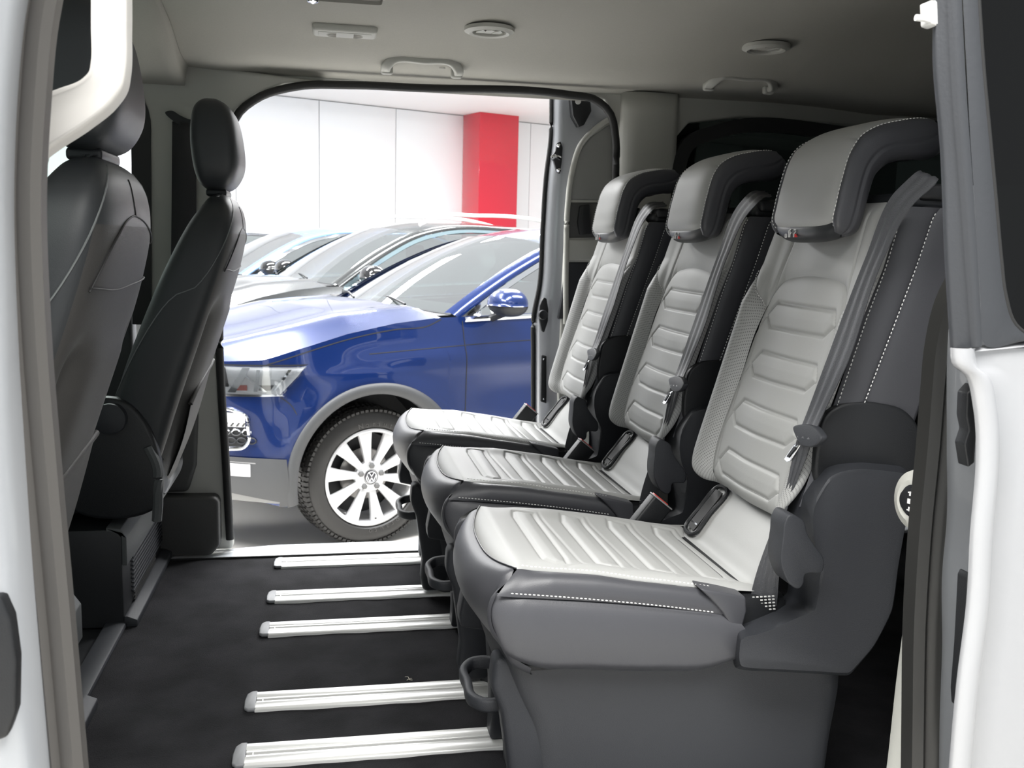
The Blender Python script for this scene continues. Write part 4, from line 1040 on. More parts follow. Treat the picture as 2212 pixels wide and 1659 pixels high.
    finish(prism(resample([fr(.22, .103), fr(.22, .136), fr(.80, .136), fr(.80, .103)], 16, closed=True, smooth=False), (-.002, 0, .001)), 'slot', mat('slot_black', (.004, .004, .004), .6), ins)
    finish(tube([fr(.30, .106), fr(.30, .133)], .003, 6, smooth=False), 'anchor_bar', CHR, ins)

    # ---------------- backrest insert with hexagon cells
    W = .147
    bot = [(-W*.93, .500), (0, .497), (W*.93, .500)]
    lf = [(W*.93, .500), (W, .54), (W, .70), (.146, .80), (.138, .835), (.130, .862), (.104, .884)]
    def half(s): return [(s*W*.93, .500), (s*W, .54), (s*W, .70), (s*.143, .80), (s*.137, .835), (s*.128, .862)]
    topc = [(-.128, .862), (-.108, .883), (-.06, .893), (0, .896), (.06, .893), (.108, .883), (.128, .862)]
    D2 = coons2(half(-1), half(1), bot, topc, 230, 170)
    G = B(D2[..., 0], D2[..., 1]); P2 = D2; ext = np.zeros(P2.shape[:2])
    for z0 in (.799, .709, .618, .527):
        pl = [(-.098, z0), (.098, z0), (.121, z0+.022), (.096, z0+.044), (-.096, z0+.044), (-.121, z0+.022)]
        pl = [(-.098, z0), (.098, z0), (.123, z0+.020), (.098, z0+.045), (-.108, z0+.043), (-.123, z0+.020)]
        d = poly_dist(P2, pl); ins_ = inside(P2, pl)
        ext += -.0034*np.exp(-(d/.0030)**2)+np.where(ins_, .0026*(1-np.exp(-d/.012)), 0)
        for s in (-1, 1):
            d = poly_dist(P2, [(s*.123, z0+.020), (s*.146, z0-.012)], False); ext += -.002*np.exp(-(d/.0028)**2)
            d = poly_dist(P2, [(s*.132, z0+.02), (s*.138, z0+.068)], False); ext += -.001*np.exp(-(d/.003)**2)
    s_ = 1 if normals(G)[100, 80, 0] < 0 else -1
    GI = puff(G, .006, .012, (1, 1, 1, 1), s_, ext)
    grid_obj('backrest_insert', GI, LT, root)
    for z0 in (.799, .709, .618, .527):
        pl = [(-.098, z0), (.098, z0), (.123, z0+.020), (.098, z0+.045), (-.108, z0+.043), (-.123, z0+.020), (-.098, z0)]
        P = resample([(a_, b_, 0) for a_, b_ in pl], 200, smooth=False)
        finish(stitches(B(P[:, 0], P[:, 1], -.0030), .0035, .003, .00055), 'stitching', STD, root)['kind'] = 'stuff'
    # perforated side bolsters
    for s in (-1, 1):
        inn = [(s*a_, b_) for a_, b_ in [(W*.93, .500), (W, .54), (W, .70), (.146, .80), (.139, .832)]]
        out = [(s*a_, b_) for a_, b_ in [(.19, .520), (.208, .56), (.213, .70), (.216, .82), (.216, .905)]]
        D2 = coons2(inn, out, [inn[0], (s*.18, .508), out[0]], [inn[-1], (s*.165, .855), (s*.19, .880), out[-1]], 120, 60)
        G = B(D2[..., 0], D2[..., 1]); s2 = 1 if normals(G)[60, 15, 0] < 0 else -1
        grid_obj('backrest_bolster', puff(G, .005, .010, (1, 1, 1, 1), s2), PRF, root)
        P = np.array([(s*.137, .836), (s*.165, .859), (s*.19, .884), (s*.214, .904)]); P = resample(P, 40)
        finish(stitches(B(P[:, 0], P[:, 1], -.0055)), 'stitching', STI, root)['kind'] = 'stuff'
    # upper panel
    lo = [(-.216, .905), (-.19, .880), (-.165, .855), (-.139, .832), (-.128, .862), (-.108, .883), (-.06, .893), (0, .896), (.06, .893), (.108, .883), (.128, .862), (.139, .832), (.165, .855), (.19, .880), (.216, .905)]
    low = np.array(lo); u_ = np.interp(np.linspace(-.216, .216, 160), low[:, 0], low[:, 1])
    qs = np.linspace(-.216, .216, 160); v = np.linspace(0, 1, 60)
    tp = 1.022-.016*(np.abs(qs)/.216)**3
    Zg = u_[None]+(tp-u_)[None]*v[:, None]; Qg = np.broadcast_to(qs, Zg.shape)
    G = B(Qg, Zg); s2 = 1 if normals(G)[30, 80, 0] < 0 else -1
    cre = sum(-.003*np.exp(-(poly_dist(np.stack([Qg, Zg], -1), [(s*.133, .835), (s*.118, .94), (s*.112, 1.0)], False)/.0028)**2) for s in (-1, 1))
    grid_obj('upper_panel', puff(G, .005, .011, (1, 1, 1, 1), s2, cre), LT, root)
    # dark side bands and side faces
    for s in (-1, 1):
        z = np.linspace(.545, 1.008, 110); a0 = np.full(110, .216); a1 = .262+.014*(z-.70)/.30
        qv = np.linspace(0, 1, 18); Q = s*(a0[:, None]+(a1-a0)[:, None]*qv[None]); Z = np.broadcast_to(z[:, None], Q.shape)
        G = B(Q, Z); s2 = 1 if normals(G)[50, 9, 1]*s > 0 else -1
        grid_obj('side_band', puff(G, .004, .007, (1, 0, 1, 1), s2), DK, root)
        Q = s*(a1[:, None]+(.375-a1[:, None])*qv[None]); G = B(Q, Z); s2 = 1 if normals(G)[50, 9, 1]*s > 0 else -1
        grid_obj('side_face', puff(G, .003, .010, (1, 0, 1, 0), s2), DK, root)
        if s < 0:
            for q0, q1 in ((.2195, .2195), (.258, .2725)):
                zz = np.linspace(.69, 1.004, 60); finish(stitches(B(s*(q0+(q1-q0)*(zz-.69)/.31), zz)+np.array([0, s*.0040, 0])), 'stitching', STI, root)['kind'] = 'stuff'
    # rear shell
    bs = [B(0, z_)[0] for z_ in (.52, .60, .75, .9, 1.0)]
    P = [(bx_plane(.50)+.03, .50), (bx_plane(.98)+.02, 1.0), (bx_plane(1.0)+.05, 1.018), (bx_plane(1.0)+.11, 1.005), (bx_plane(.98)+.145, .96), (bx_plane(.50)+.15, .48)]
    finish(prism([(a_, YC-.198, b_) for a_, b_ in P], (0, .396, 0), .02, 4), 'rear_shell', PLD, root)
    # shoulder cap where the belt leaves
    zc = 1.012
    finish(box((bx_plane(zc)+.072, YC, zc+.006), (.11, .38, .03), .013, 4), 'shoulder_cap', BLK, root)
    finish(box((bx_plane(zc)+.070, YC-.165, zc+.020), (.085, .066, .026), .008, 3), 'belt_guide', PLD, root)
    # ---------------- head restraint: inverted L with light face and dark flanks
    hx = lambda z: bx_plane(z)-.068
    face = [(.800, .972), (.790, .985), (.792, 1.02), (.800, 1.06), (.812, 1.10), (.826, 1.122), (.850, 1.138), (.888, 1.150), (.925, 1.156), (.958, 1.155)]
    back = [(.818, .965), (.838, .970), (.848, .992), (.856, 1.03), (.868, 1.065), (.890, 1.084), (.92, 1.092), (.96, 1.094), (.984, 1.105), (.990, 1.130)]
    fa = resample(face, 60); bk = resample(back, 60)
    hw = .106
    # front pad
    yy = np.linspace(-1, 1, 60)
    def wv_(i): return hw*(1-.10*(i/59)**2)
    G = np.zeros((60, 60, 3))
    for i in range(60):
        tx = min(i, 59-i)/59.0
        r_ = np.clip((i-0)/7., 0, 1)
        wid = wv_(i)*(1-.10*(1-r_)**2); 
        G[i, :, 0] = fa[i, 0]+.010*np.abs(yy)**4; G[i, :, 1] = YC+wid*yy; G[i, :, 2] = fa[i, 1]+.006*np.abs(yy)**4*(-1 if i > 30 else 0)+.010*(1-r_)**1.5*np.abs(yy)**3
    s2 = 1 if normals(G)[20, 30, 0] < 0 else -1
    hr = empty('headrest', (.86, YC, .97)); hr.parent = root; hr.location = Vector((.86, YC, .97))-root.location
    grid_obj('headrest_face', puff(G, .004, .009, (0, 1, 1, 1), s2), LT, hr)
    # flanks + underside as a loft from face edge round to the back profile
    for s in (-1, 1):
        rows = []
        for k, (a_, wy) in enumerate([(0, 1.0), (.06, 1.045), (.2, 1.085), (.45, 1.10), (.72, 1.085), (.9, 1.02), (1.0, .90)]):
            Pm = fa*(1-a_)+bk*a_; yv = np.array([wv_(i) for i in range(60)])*wy
            rr = np.clip(np.arange(60)/7., 0, 1); yv = yv*(1-.10*(1-rr)**2)
            rows.append(np.stack([Pm[:, 0]+(.010 if k == 0 else .004*(k == 1)), YC+s*yv, Pm[:, 1]-(.005 if k == 0 else 0)*(np.arange(60) > 30)], 1))
        G = np.stack(rows, 1); G2 = np.zeros((60, 30, 3))
        for i in range(60): G2[i] = resample(G[i], 30)
        s2 = 1 if normals(G2)[20, 12, 1]*s > 0 else -1
        ext = np.zeros(G2.shape[:2]); ext[:, 15:17] = -.002
        grid_obj('headrest_flank', puff(G2, .003, .008, (0, 1, 1, 0), s2, ext), DK, hr)
        Gq = puff(G2, .0042, .008, (0, 1, 1, 0), s2, ext); finish(stitches(Gq[2:, 2]), 'stitching', STI, hr)['kind'] = 'stuff'
    G = np.zeros((60, 20, 3))
    for i in range(60): G[i, :, 0] = bk[i, 0]; G[i, :, 1] = YC+np.linspace(-1, 1, 20)*wv_(i)*.92; G[i, :, 2] = bk[i, 1]
    grid_obj('headrest_back', G, BLK, hr)
    # bottom strip with small marks
    ys_ = np.linspace(-1, 1, 40); rows = []
    for (dx, z, k) in ((.0, .985, .93), (-.006, .980, .97), (-.008, .970, .98), (-.003, .960, .96), (.008, .954, .92), (.030, .957, .88), (.045, .972, .86)):
        rows.append(np.stack([.795+dx+.014*np.abs(ys_)**3, YC+ys_*hw*k, z+.012*np.abs(ys_)**3.5], 1))
    G = np.stack(rows, 0); G2 = np.zeros((30, 40, 3))
    for j in range(40): G2[:, j] = resample(G[:, j], 30)
    grid_obj('headrest_strip', G2, BLK, hr)
    ends = [G2[:, 0], G2[:, -1]]
    wm_, rm_ = mat('label_white', (.7, .7, .7), .6), mat('label_red', (.75, .05, .05), .6)
    L0 = np.array([.7862, YC+.038, .962]); dy = np.array([0, -1, 0]); dz = np.array([0, 0, 1])
    def stk(a_, b_, m, nm='label_mark'): 
        return tube([L0+dy*a_[0]*.0016+dz*a_[1]*.0014, L0+dy*b_[0]*.0016+dz*b_[1]*.0014], .0010, 5, smooth=False)
    wl_ = [stk((0, 0), (0, 4), 0), stk((3, 0), (3, 4), 0), stk((0, 4), (3, 4), 0), stk((8, 0), (8, 8), 0), stk((11, 0), (11, 8), 0), stk((8, 8), (13, 10), 0), stk((11, 4), (14, 6), 0), stk((20, 9), (24, 9), 0), stk((20, 4), (24, 7), 0), stk((20, 0), (20, 4), 0), stk((0, 0), (3, 0), 0)]
    finish(join(*wl_), 'label_print', wm_, hr)
    finish(join(stk((23, 0), (23, 4), 0), stk((25, 0), (25, 4), 0), stk((27, 0), (27, 2), 0)), 'label_print', rm_, hr)
    for s in (-1, 1): finish(tube([(.845, YC+s*.05, .98), (.845+.02, YC+s*.05, 1.0), (.88, YC+s*.05, 1.05)], .006, 8), 'headrest_post', CHR, hr)

    # ---------------- base: skirt, feet, slide bar
    zs_ = [.330, .30, .27, .235, .20, .15, .08, .004]
    xf_ = [.262, .264, .272, .284, .298, .308, .316, .320]; xr = [.80, .81, .835, .850, .850, .846, .842, .838]
    yn = [.190, .188, .184, .180, .177, .174, .172, .170]; yf = [.170, .168, .160, .152, .148, .146, .144, .142]
    loops = []
    for z, a_, b_, c_, d_ in zip(zs_, xf_, xr, yn, yf):
        L = [(a_+.020, -c_), (a_+.006, -c_+.012), (a_, -c_+.040), (a_-.006, -.03), (a_-.004, d_-.05), (a_+.004, d_-.012), (a_+.03, d_), (b_-.05, d_), (b_, d_-.05), (b_, -c_+.05), (b_-.03, -c_)]
        Lr = resample([(x_, y_, 0) for x_, y_ in L], 72, closed=True, smooth=False)
        loops.append(np.stack([Lr[:, 0], YC+Lr[:, 1], np.full(72, z)], 1))
    Gs = np.stack(loops); G2 = np.zeros((40, 72, 3))
    for j in range(72): G2[:, j] = resample(Gs[:, j], 40)
    grid_obj('base_skirt', G2, SKT, root, closed_v=True)
    # front cheeks under the cushion nose
    for s, y0 in ((-1, -.12), (1, .175)):
        pass
    fe = [(.246, .305), (.238, .26), (.240, .235), (.292, .225), (.300, .12), (.302, .06), (.300, .008), (.345, .008), (.352, .06), (.36, .30)]
    for y0, w_ in ((.132, .050),):
        finish(prism([(a_, YC+y0+.006, b_) for a_, b_ in fe], (0, w_, 0), .007, 3), 'foot', PLA, root)
    nf = [(.250, .31), (.246, .26), (.262, .22), (.280, .10), (.276, .05), (.282, .012), (.34, .012), (.36, .06), (.36, .30)]
    finish(prism([(a_, YC-.172, b_) for a_, b_ in nf], (0, .05, 0), .012, 3), 'foot', PLA, root)
    # slide bar (open loop)
    br = resample([(.290, YC-.110, .215), (.272, YC-.118, .211), (.247, YC-.117, .209), (.231, YC-.100, .209), (.227, YC-.045, .211), (.229, YC+.004, .214), (.243, YC+.020, .217), (.263, YC+.020, .220), (.290, YC+.0, .222)], 70)
    sq = [(.0075*math.copysign(abs(math.cos(k))**.6, math.cos(k)), .011*math.copysign(abs(math.sin(k))**.6, math.sin(k))) for k in np.linspace(0, 2*math.pi, 17)[:-1]]
    finish(tube(br, 1, prof=sq, up=(0, 0, 1), smooth=False), 'slide_bar', PLA, root)
    finish(box((.290, YC-.045, .220), (.02, .16, .04), .008, 3), 'bar_bracket', PLD, root)
    # ---------------- near side: hinge cover, inner guard, lever
    yo = YC-.252
    outl = [(1589, 1356), (1619, 1339), (1652, 1325), (1686, 1310), (1716, 1293), (1722, 1230), (1716, 1170), (1718, 1110), (1728, 1057), (1758, 1015), (1780, 996), (1812, 990), (1868, 989), (1941, 996), (1962, 1012), (1975, 1036), (1970, 1080), (1956, 1137), (1941, 1221), (1927, 1318), (1889, 1394), (1851, 1440), (1830, 1459), (1760, 1455), (1686, 1451), (1589, 1442)]
    ridge = [(1598, 1384), (1625, 1376), (1660, 1364), (1716, 1339), (1756, 1322), (1766, 1289), (1778, 1225), (1758, 1172), (1753, 1128), (1758, 1086), (1787, 1036), (1813, 1021), (1855, 1014), (1939, 1022), (1956, 1030), (1966, 1050), (1960, 1090), (1949, 1137), (1934, 1221), (1920, 1314), (1883, 1388), (1846, 1432), (1826, 1448), (1760, 1445), (1686, 1441), (1600, 1434)]
    A_ = resample(ons(outl, y=1.335), 170, closed=True); B_ = resample(ons(ridge, y=yo), 170, closed=True)
    # keep stations matched corner by corner
    def matched(L, y, per=7):
        P = ons(L, y=y); out_ = []
        m_ = len(P)
        for i in range(m_):
            p0, p1, p2, p3 = P[i-1], P[i], P[(i+1) % m_], P[(i+2) % m_]
            for j in range(per):
                t_ = j/per; out_.append(.5*((2*p1)+(-p0+p2)*t_*.6+(2*p0*.0+3*(p2-p1)*2-(-p0+p2)*.6*2-(-p1+p3)*.6)*t_**2+(-2*(p2-p1)*2+(-p0+p2)*.6+(-p1+p3)*.6)*t_**3))
        return np.array(out_)
    A_, B_ = matched(outl, 1.362), matched(ridge, yo)
    A2 = A_.copy(); A2[:, 1] = 1.388
    mid_ = .5*A_+.5*B_; mid_[:, 1] = .35*A_[:, 1]+.65*B_[:, 1]; mid_ = mid_*.0+(.62*A_+.38*B_)*1.0; mid_[:, 1] = .60*A_[:, 1]+.40*B_[:, 1]
    near = .12*A_+.88*B_; near[:, 1] = yo+.0015
    cen = B_.mean(0); in1 = B_*.96+cen*.04; in1[:, 1] = yo-.0012
    G = np.stack([A2, A_, mid_, near, in1])
    me = grid_mesh(G, closed_v=True, uv=False)
    bm = bmesh.new(); bm.from_mesh(me); bpy.data.meshes.remove(me); bm.verts.ensure_lookup_table()
    nA = len(A_); bm.faces.new([bm.verts[4*nA+i] for i in range(nA)])
    hc = finish(bm, 'hinge_cover', PLA, root, ang=30)
    # guard behind: black rounded plate
    g_ = ons([(1768, 1060), (1770, 940), (1782, 900), (1812, 877), (1860, 868), (1912, 873), (1955, 886), (1985, 920), (1988, 1000), (1975, 1060)], y=1.335)
    finish(prism(resample(g_, 50, closed=True), (0, .05, 0), .006, 3), 'inner_guard', PLD, root)
    lv = ons([(1692, 1160), (1696, 1128), (1706, 1112), (1724, 1117), (1738, 1127), (1744, 1150), (1760, 1178), (1781, 1213), (1775, 1238), (1756, 1238), (1740, 1241), (1736, 1262), (1728, 1272), (1707, 1263), (1694, 1240), (1688, 1221), (1688, 1190)], y=1.262)
    finish(prism(resample(lv, 60, closed=True), (0, .045, 0), .007, 3), 'recline_lever', PLA, root)
    # flap of dark leather at the rear corner of the cushion
    fl_ = ons([(1512, 1272), (1560, 1280), (1612, 1290), (1614, 1320), (1606, 1350), (1597, 1398), (1584, 1360), (1560, 1322), (1535, 1294)], y=1.336)
    finish(prism(fl_, (0, .05, 0), .004, 3), 'corner_flap', DK, root)
    # ---------------- belt: strap, tongue, lower strap, buckle
    blt = empty('seat_belt', (.82, YC-.15, .8)); blt.parent = root; blt.location = Vector((.82, YC-.15, .8))-root.location
    WEB = mat('belt_webbing', (.050, .052, .058), .38, bump=.5, bscale=700, spec=.7)
    def strap(Lp, Rp, name_, n=90, th=.0016):
        a_, b_ = resample(Lp, n), resample(Rp, n); v = np.linspace(0, 1, 15)[None, :, None]
        G = a_[:, None]*(1-v)+b_[:, None]*v
        nn = normals(G); s2 = 1 if nn[n//2, 7, 0] < 0 else -1
        rib = .0009*np.cos(v[..., 0]*2*math.pi*2.5); G = G+nn*s2*rib[..., None]
        me = grid_mesh(G); bm = bmesh.new(); bm.from_mesh(me); bpy.data.meshes.remove(me)
        bmesh.ops.solidify(bm, geom=list(bm.faces), thickness=th)
        return finish(bm, name_, WEB, blt, ang=60)
    dB = DB-.042
    Lp = [on(1996, 372, y=1.385)]+[on(u_, v_, n=NB, d=dB) for u_, v_ in ((1962, 388), (1930, 420), (1869, 560), (1778, 800), (1735, 914))]+[on(1722, 945, n=NB, d=dB-.006)]
    Rp = [on(2026, 385, y=1.345)]+[on(u_, v_, n=NB, d=dB+.002) for u_, v_ in ((2006, 408), (1967, 445), (1906, 560), (1826, 790), (1768, 912))]+[on(1752, 950, n=NB, d=dB-.006)]
    strap(Lp, Rp, 'shoulder_strap')
    Lq = [on(1722, 950, n=NB, d=dB-.004), on(1716, 975, n=NB, d=dB), on(1686, 1099, y=1.365), on(1661, 1162, y=1.365), on(1627, 1263, y=1.37), on(1616, 1320, y=1.375)]
    Rq = [on(1752, 952, n=NB, d=dB-.002), on(1745, 975, n=NB, d=dB+.004), on(1700, 1099, y=1.355), on(1688, 1160, y=1.35), on(1682, 1255, y=1.35), on(1678, 1312, y=1.355)]
    strap(Lq, Rq, 'lap_strap')
    # zigzag stitched end
    wz = []
    for i in range(5):
        for j in range(7):
            p = on(1619+j*8.5+i*.6, 1291+i*7-j*.6, y=1.366-j*.0025); wz.append(box(p, (.0036, .0015, .0018)))
    finish(join(*wz), 'webbing_stitch', STI, blt)['kind'] = 'stuff'
    # tongue
    d_ = dB-.006
    tg = resample([on(u_, v_, n=NB, d=d_) for u_, v_ in ((1712, 922), (1728, 917), (1768, 934), (1773, 946), (1765, 958), (1742, 966), (1728, 960), (1718, 944))], 40, closed=True)
    finish(prism(tg, (.012, 0, 0), .003, 3), 'tongue_grip', PLA, blt)
    tl = [on(u_, v_, n=NB, d=d_+.004) for u_, v_ in ((1716, 958), (1728, 962), (1706, 996), (1699, 998), (1693, 992))]
    tin = [on(u_, v_, n=NB, d=d_+.0035) for u_, v_ in ((1716, 964), (1721, 966), (1704, 988), (1700, 986))]
    finish(prism(tl, (.003, 0, 0), .0006, 1), 'tongue_plate', CHR, blt)
    finish(prism(tin, (-.001, 0, 0)), 'tongue_hole', PLD, blt)
    # buckle at the far side of each seat
    R_ = Matrix.Translation((.640, YC+.232, .425)) @ Matrix.Rotation(math.radians(38), 4, 'Y') @ Matrix.Rotation(math.radians(8), 4, 'Z')
    b = box((0, 0, -.045), (.050, .026, .13), .005, 3); b.transform(R_); finish(b, 'buckle_body', PLD, blt)
    b = box((-.004, 0, .0215), (.038, .012, .003), .001, 2); b.transform(R_); finish(b, 'buckle_button', RED, blt)
    b = box((0, 0, .0195), (.051, .024, .003), .001, 2); b.transform(R_); finish(b, 'buckle_rim', mat('buckle_rim', (.35, .34, .34), .4), blt)
    return root

def seat_copy(o, parent=None):
    c = o.copy(); COL.objects.link(c)
    if parent is not None: c.parent = parent
    for ch in list(o.children): seat_copy(ch, c)
    return c
seatA = make_seat('nearest grey leather seat with dark hinge cover, in full view at right')
BACKN = {'backrest_insert', 'backrest_bolster', 'upper_panel', 'side_band', 'side_face', 'rear_shell', 'shoulder_cap', 'belt_guide'}
seats = [seatA]
for lab, dx, dy, rc in (('middle grey leather seat of the row of three', -.004, .553, .055), ('farthest grey leather seat, beside the open far doorway', -.032, 1.108, .044)):
    c = seat_copy(seatA); c['label'] = lab; c.location = seatA.location+Vector((dx, dy, 0)); seats.append(c)
# ================================================================ front seats (dark leather, seen from behind)
FDK = mat('front_leather', (.030, .033, .036), .5, bump=.12, bscale=900)
FSH = mat('front_shell', (.050, .048, .046), .6, bump=.25, bscale=800)
GRB = mat('base_grey', (.085, .090, .092), .55, bump=.2)
YF2 = 2.61
def front_seat(label):
    root = empty('bucket_seat', (-.62, YF2, 0), label, 'seat', 'dark leather front seats seen from behind')
    Z = np.array([.27, .33, .43, .54, .64, .73, .84, .93, .98, 1.015, 1.040, 1.052])
    XR = np.array([-.432, -.407, -.372, -.338, -.304, -.273, -.236, -.214, -.212, -.219, -.236, -.262])
    XF = np.array([-.54, -.56, -.545, -.518, -.485, -.450, -.405, -.362, -.335, -.312, -.300, -.285])
    HW = np.array([.20, .215, .226, .232, .235, .234, .228, .214, .196, .168, .125, .06])
    zz = np.linspace(0, 1, 90); zi = np.linspace(0, len(Z)-1, 90); A = lambda v: resample(np.stack([np.arange(len(Z)), v], 1), 400)
    f = lambda v: np.interp(zi, np.arange(len(Z)), v)
    zs_, xr_, xf_, hw_ = [np.convolve(np.pad(f(v), 3, mode='reflect', reflect_type='odd'), np.ones(7)/7, 'valid') for v in (Z, XR, XF, HW)]
    n = 120; th = np.linspace(0, 2*math.pi, n, endpoint=False)
    G = np.zeros((90, n, 3))
    for i in range(90):
        c, s = np.cos(th), np.sin(th); ex = .42
        cx = (xr_[i]+xf_[i])/2; hx_ = (xr_[i]-xf_[i])/2
        X = cx+hx_*np.sign(c)*np.abs(c)**ex; Yv = hw_[i]*np.sign(s)*np.abs(s)**.62
        # front bolsters and hollow
        X = np.where(c < 0, X+.03*np.exp(-(Yv/.11)**2), X)
        # rear shell: raised middle, hollowed flanks below the shoulder line
        rear = np.clip(c, 0, 1)**.5; low = np.clip((.80-zs_[i])/.05, 0, 1)
        X = X+rear*low*(.010*np.clip(1-(np.abs(Yv+.01)/.12)**6, 0, 1)-.022*np.exp(-((np.abs(Yv+.01)-.155)/.022)**2)*np.clip((zs_[i]-.34)/.06, 0, 1))
        G[i, :, 0] = X; G[i, :, 1] = YF2+Yv; G[i, :, 2] = zs_[i]
    me = grid_mesh(G, closed_v=True, uv=False, cap=True)
    # two panels: leather (front, sides, top) and rear shell
    fm = np.zeros(len(me.polygons), int)
    back = link('backrest', me, [FDK, FSH], root)
    for p in me.polygons:
        j = p.index % n; i = p.index//n
        if i < 60 and np.cos(th[j % n]) > .45: p.material_index = 1
    # seams on the rear
    def rearx(y, z): return float(np.interp(z, zs_, xr_))-.004*(abs(y)/.2)**4*3
    def rs(L, nm='seam', r=.0016, m=RUB): 
        P = resample([(0, a, b) for a, b in L], 50); P[:, 0] = [rearx(a, b)-.035*max(0, abs(a)/max(.05, float(np.interp(b, zs_, hw_)))-.78)**1.3*1.2 for a, b in P[:, 1:]]
        P[:, 1] += YF2; finish(tube(P, r, 6, smooth=False), nm, m, root)
    rs([(-.19, .86), (-.165, .90), (-.11, .945), (-.04, .965), (.03, .963), (.12, .945), (.185, .925)])
    rs([(-.19, .865), (-.08, .858), (.05, .862), (.19, .868)])
    rs([(-.01, 1.02), (-.02, .99), (-.015, .965)])
    # side stitch line from the headrest root down the flank
    for s in (-1, 1):
        P = []
        for k_, z_ in zip(np.linspace(0, 1, 30), np.linspace(1.035, .56, 30)):
            hw0 = float(np.interp(z_, zs_, hw_)); x0, x1 = float(np.interp(z_, zs_, xr_)), float(np.interp(z_, zs_, xf_)); c_ = .85-1.55*k_**.8; c_ = np.clip(c_, -.8, .9)
            a_ = math.acos(c_); X = (x0+x1)/2+(x0-x1)/2*np.sign(c_)*abs(c_)**.42; Yv = hw0*abs(math.sin(a_))**.62
            P.append((X, YF2+s*(Yv+.001), z_))
        finish(tube(P, .0014, 5, smooth=False), 'side_seam', mat('seam_grey', (.16, .17, .17), .5), root)
    # pocket on the rear shell
    pk = [(-.135, .53), (-.10, .565), (-.02, .590), (.06, .605), (.10, .612)]
    P = np.array([(rearx(a, b)+.018, YF2+a, b) for a, b in pk]); finish(tube(P-np.array([.010, 0, 0]), .006, 10, n=40), 'pocket_lip', FSH, root)
    rows = [[(rearx(a, b)+.014-.006*(1-k_), YF2+a, b-.2*k_) for a, b in pk] for k_ in (0,)]
    tp = resample(P, 30); bt = resample([(rearx(a, .34)+.006, YF2+a, .34) for a in (-.11, -.02, .09)], 30); v = np.linspace(0, 1, 30)[:, None, None]
    Gp = tp[None]*(1-v)+bt[None]*v; Gp[..., 0] = np.interp(Gp[..., 2], zs_, xr_)+.007+.006*np.sin(np.pi*v[..., 0])
    grid_obj('seat_pocket', Gp, FSH, root)
    # headrest
    HZ = np.array([1.055, 1.065, 1.085, 1.12, 1.18, 1.235, 1.262, 1.278, 1.283]); HXR = np.array([-.262, -.238, -.222, -.208, -.212, -.222, -.236, -.262, -.28]); HXF = np.array([-.285, -.305, -.318, -.326, -.332, -.328, -.320, -.302, -.288]); HH = np.array([.05, .095, .118, .130, .130, .122, .108, .08, .03])
    Gh = np.zeros((40, 60, 3)); hi = np.linspace(0, len(HZ)-1, 40); t6 = np.linspace(0, 2*math.pi, 60, endpoint=False)
    g = lambda v_: np.convolve(np.pad(np.interp(hi, np.arange(len(HZ)), v_), 2, mode='reflect', reflect_type='odd'), np.ones(5)/5, 'valid')
    z_, a_, b_, h_ = g(HZ), g(HXR), g(HXF), g(HH)
    for i in range(40):
        c, s = np.cos(t6), np.sin(t6)
        Gh[i, :, 0] = (a_[i]+b_[i])/2+(a_[i]-b_[i])/2*np.sign(c)*np.abs(c)**.38; Gh[i, :, 1] = YF2+h_[i]*np.sign(s)*np.abs(s)**.45; Gh[i, :, 2] = z_[i]
    hm = grid_mesh(Gh, closed_v=True, uv=False, cap=True); link('headrest', hm, FDK, root)
    for s in (-1, 1): finish(tube([(-.272, YF2+s*.045, 1.02), (-.272, YF2+s*.045, 1.10)], .007, 8), 'headrest_post', CHR, root)
    finish(box((-.272, YF2, 1.052), (.05, .13, .018), .006, 3), 'post_collar', PLD, root)
    # cushion
    cx = np.array([-.40, -.415, -.45, -.55, -.70, -.85, -.95, -1.0]); ct = np.array([.40, .435, .455, .455, .465, .475, .455, .40]); cb = np.array([.30, .275, .262, .262, .262, .27, .30, .36]); cw = np.array([.18, .215, .232, .238, .238, .235, .22, .17])
    ii = np.linspace(0, 7, 50); Gc = np.zeros((50, 60, 3))
    for i in range(50):
        x_, t_, bb, w_ = [np.interp(ii[i], np.arange(8), v_) for v_ in (cx, ct, cb, cw)]; c, s = np.cos(t6), np.sin(t6)
        Gc[i, :, 0] = x_; Gc[i, :, 1] = YF2+w_*np.sign(c)*np.abs(c)**.4; Gc[i, :, 2] = (t_+bb)/2+(t_-bb)/2*np.sign(s)*np.abs(s)**.6
    link('cushion', grid_mesh(Gc, closed_v=True, uv=False, cap=True), FDK, root)
    # recliner cheek and round knob
    ck = [(-.40, .30), (-.395, .42), (-.42, .50), (-.47, .555), (-.54, .56), (-.60, .50), (-.62, .40), (-.60, .30)]
    finish(prism(resample([(a, YF2-.245, b) for a, b in ck], 40, closed=True), (0, .04, 0), .010, 3), 'hinge_cheek', PLD, root)
    kn = lathe([(0, -.022), (.030, -.022), (.036, -.018), (.038, 0)], 36, 'y'); kn.transform(Matrix.Translation((-.500, YF2-.245, .515))); finish(kn, 'recline_knob', PLA, root)
    P = [(-.405, YF2-.238, .262), (-.40, YF2-.240, .33), (-.402, YF2-.240, .40), (-.42, YF2-.240, .445)]
    finish(tube(P, .012, 8, n=30), 'cushion_edge', GRB, root)
    return root
fs1 = front_seat('far dark leather front seat beside the far pale pillar')
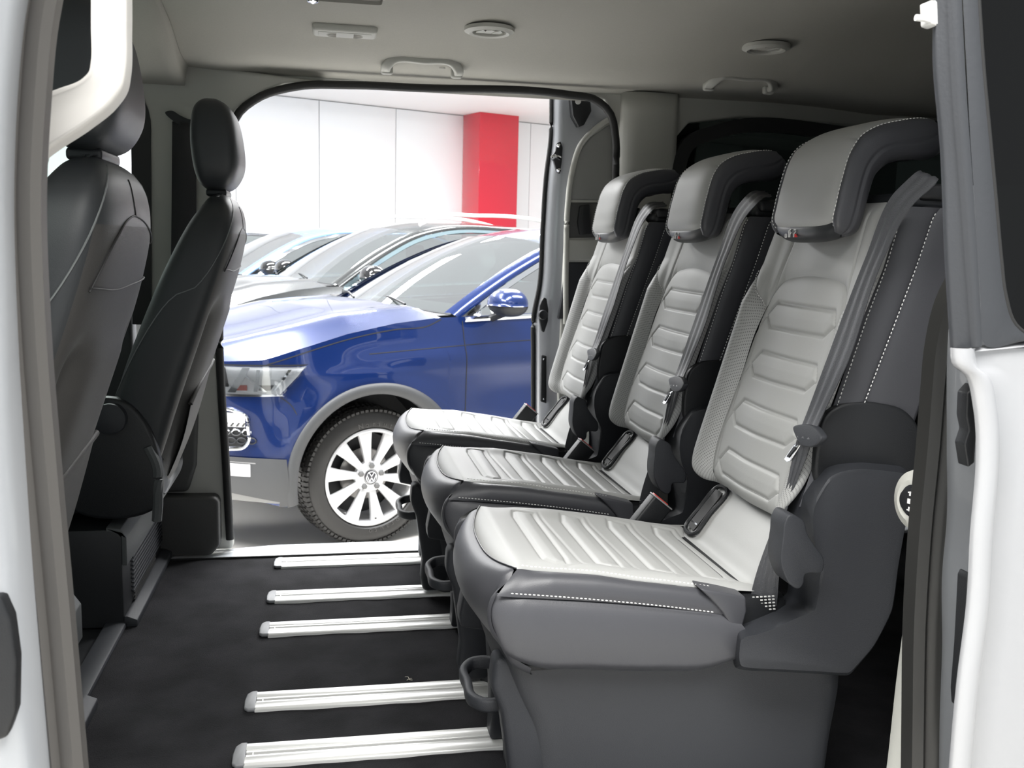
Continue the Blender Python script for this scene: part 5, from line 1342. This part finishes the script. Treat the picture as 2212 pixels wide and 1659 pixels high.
# base boxes
def base_box(y0, y1, label, ribs):
    t = empty('seat_base', (-.7, (y0+y1)/2, 0), label, 'seat base', 'grey plastic bases of the front seats')
    finish(prism([(-.485, y0, -.0), (-.485, y0, .225), (-.50, y0, .245), (-1.0, y0, .245), (-1.0, y0, 0)], (0, y1-y0, 0), .006, 2), 'base_box', PLD, t)
    finish(prism([(-.474, y0, .155), (-.474, y0, .225), (-.488, y0, .246), (-.520, y0, .250), (-.52, y0, .24), (-.486, y0, .235), (-.486, y0, .155)], (0, y1-y0, 0), .002, 2), 'top_fascia', GRB, t)
    finish(prism([(-.455, y0, .0), (-.455, y0, .018), (-.478, y0, .028), (-.486, y0, .028), (-.486, y0, 0)], (0, y1-y0+.02, 0), .003, 2), 'foot_flange', PLA, t)
    if ribs:
        for k in range(9): finish(box((-.482, (y0+y1)/2+.04, .146-.011*k), (.008, (y1-y0)*.80, .005), .001, 1), 'vent_rib', PLA, t)
        for k in range(3): finish(box((-.479, (y0+y1)/2-.02, .052-.009*k), (.004, .30, .003)), 'vent_slot', RUB, t)
    return t
base_box(2.365, 2.90, 'grey plastic base with ribbed vent under the far front seat', True)
bb = base_box(1.28, 1.93, 'grey plastic base under the near front seat, at lower left', False)
fs2 = seat_copy(fs1); fs2['label'] = 'near dark leather front seat with big rear shell, left of the photo'
fs2.location = fs1.location+Vector((-.072, -1.035, 0))
# front seat belt buckles and cabin floor parts are in the dark; a dashboard closes the front
struct('wall_left', box((-2.0, 2.05, .55), (.35, 1.75, .75), .08, 4), DT)
struct('window_3', prism([(-2.1, 1.2, .95), (-2.1, 2.95, .95), (-1.45, 2.9, 1.42), (-1.45, 1.25, 1.42)], (.004, 0, 0)), GLB)

# near side front door and B-pillar body, closing the cabin on the camera's left
struct('door_4', prism([(-.42, 1.04, -.05), (-.42, 1.04, .88), (-2.1, 1.04, .88), (-2.1, 1.04, -.05)], (0, .05, 0), .01), DT)
struct('window_4', prism([(-2.1, 1.06, .88), (-.42, 1.06, .88), (-.42, 1.06, 1.36), (-1.6, 1.06, 1.36)], (0, .004, 0)), GLB)
struct('trim_19', prism([(-.46, 1.02, -.05), (-.34, 1.02, -.05), (-.34, 1.02, 1.50), (-.46, 1.02, 1.50)], (0, .10, 0), .02), TRL)
struct('trim_20', box((.2, 1.07, 1.47), (4.9, .09, .14), .01), WHP)
struct('trim_21', box((.2, 3.035, 1.50), (4.9, .06, .17), .01), WHP)
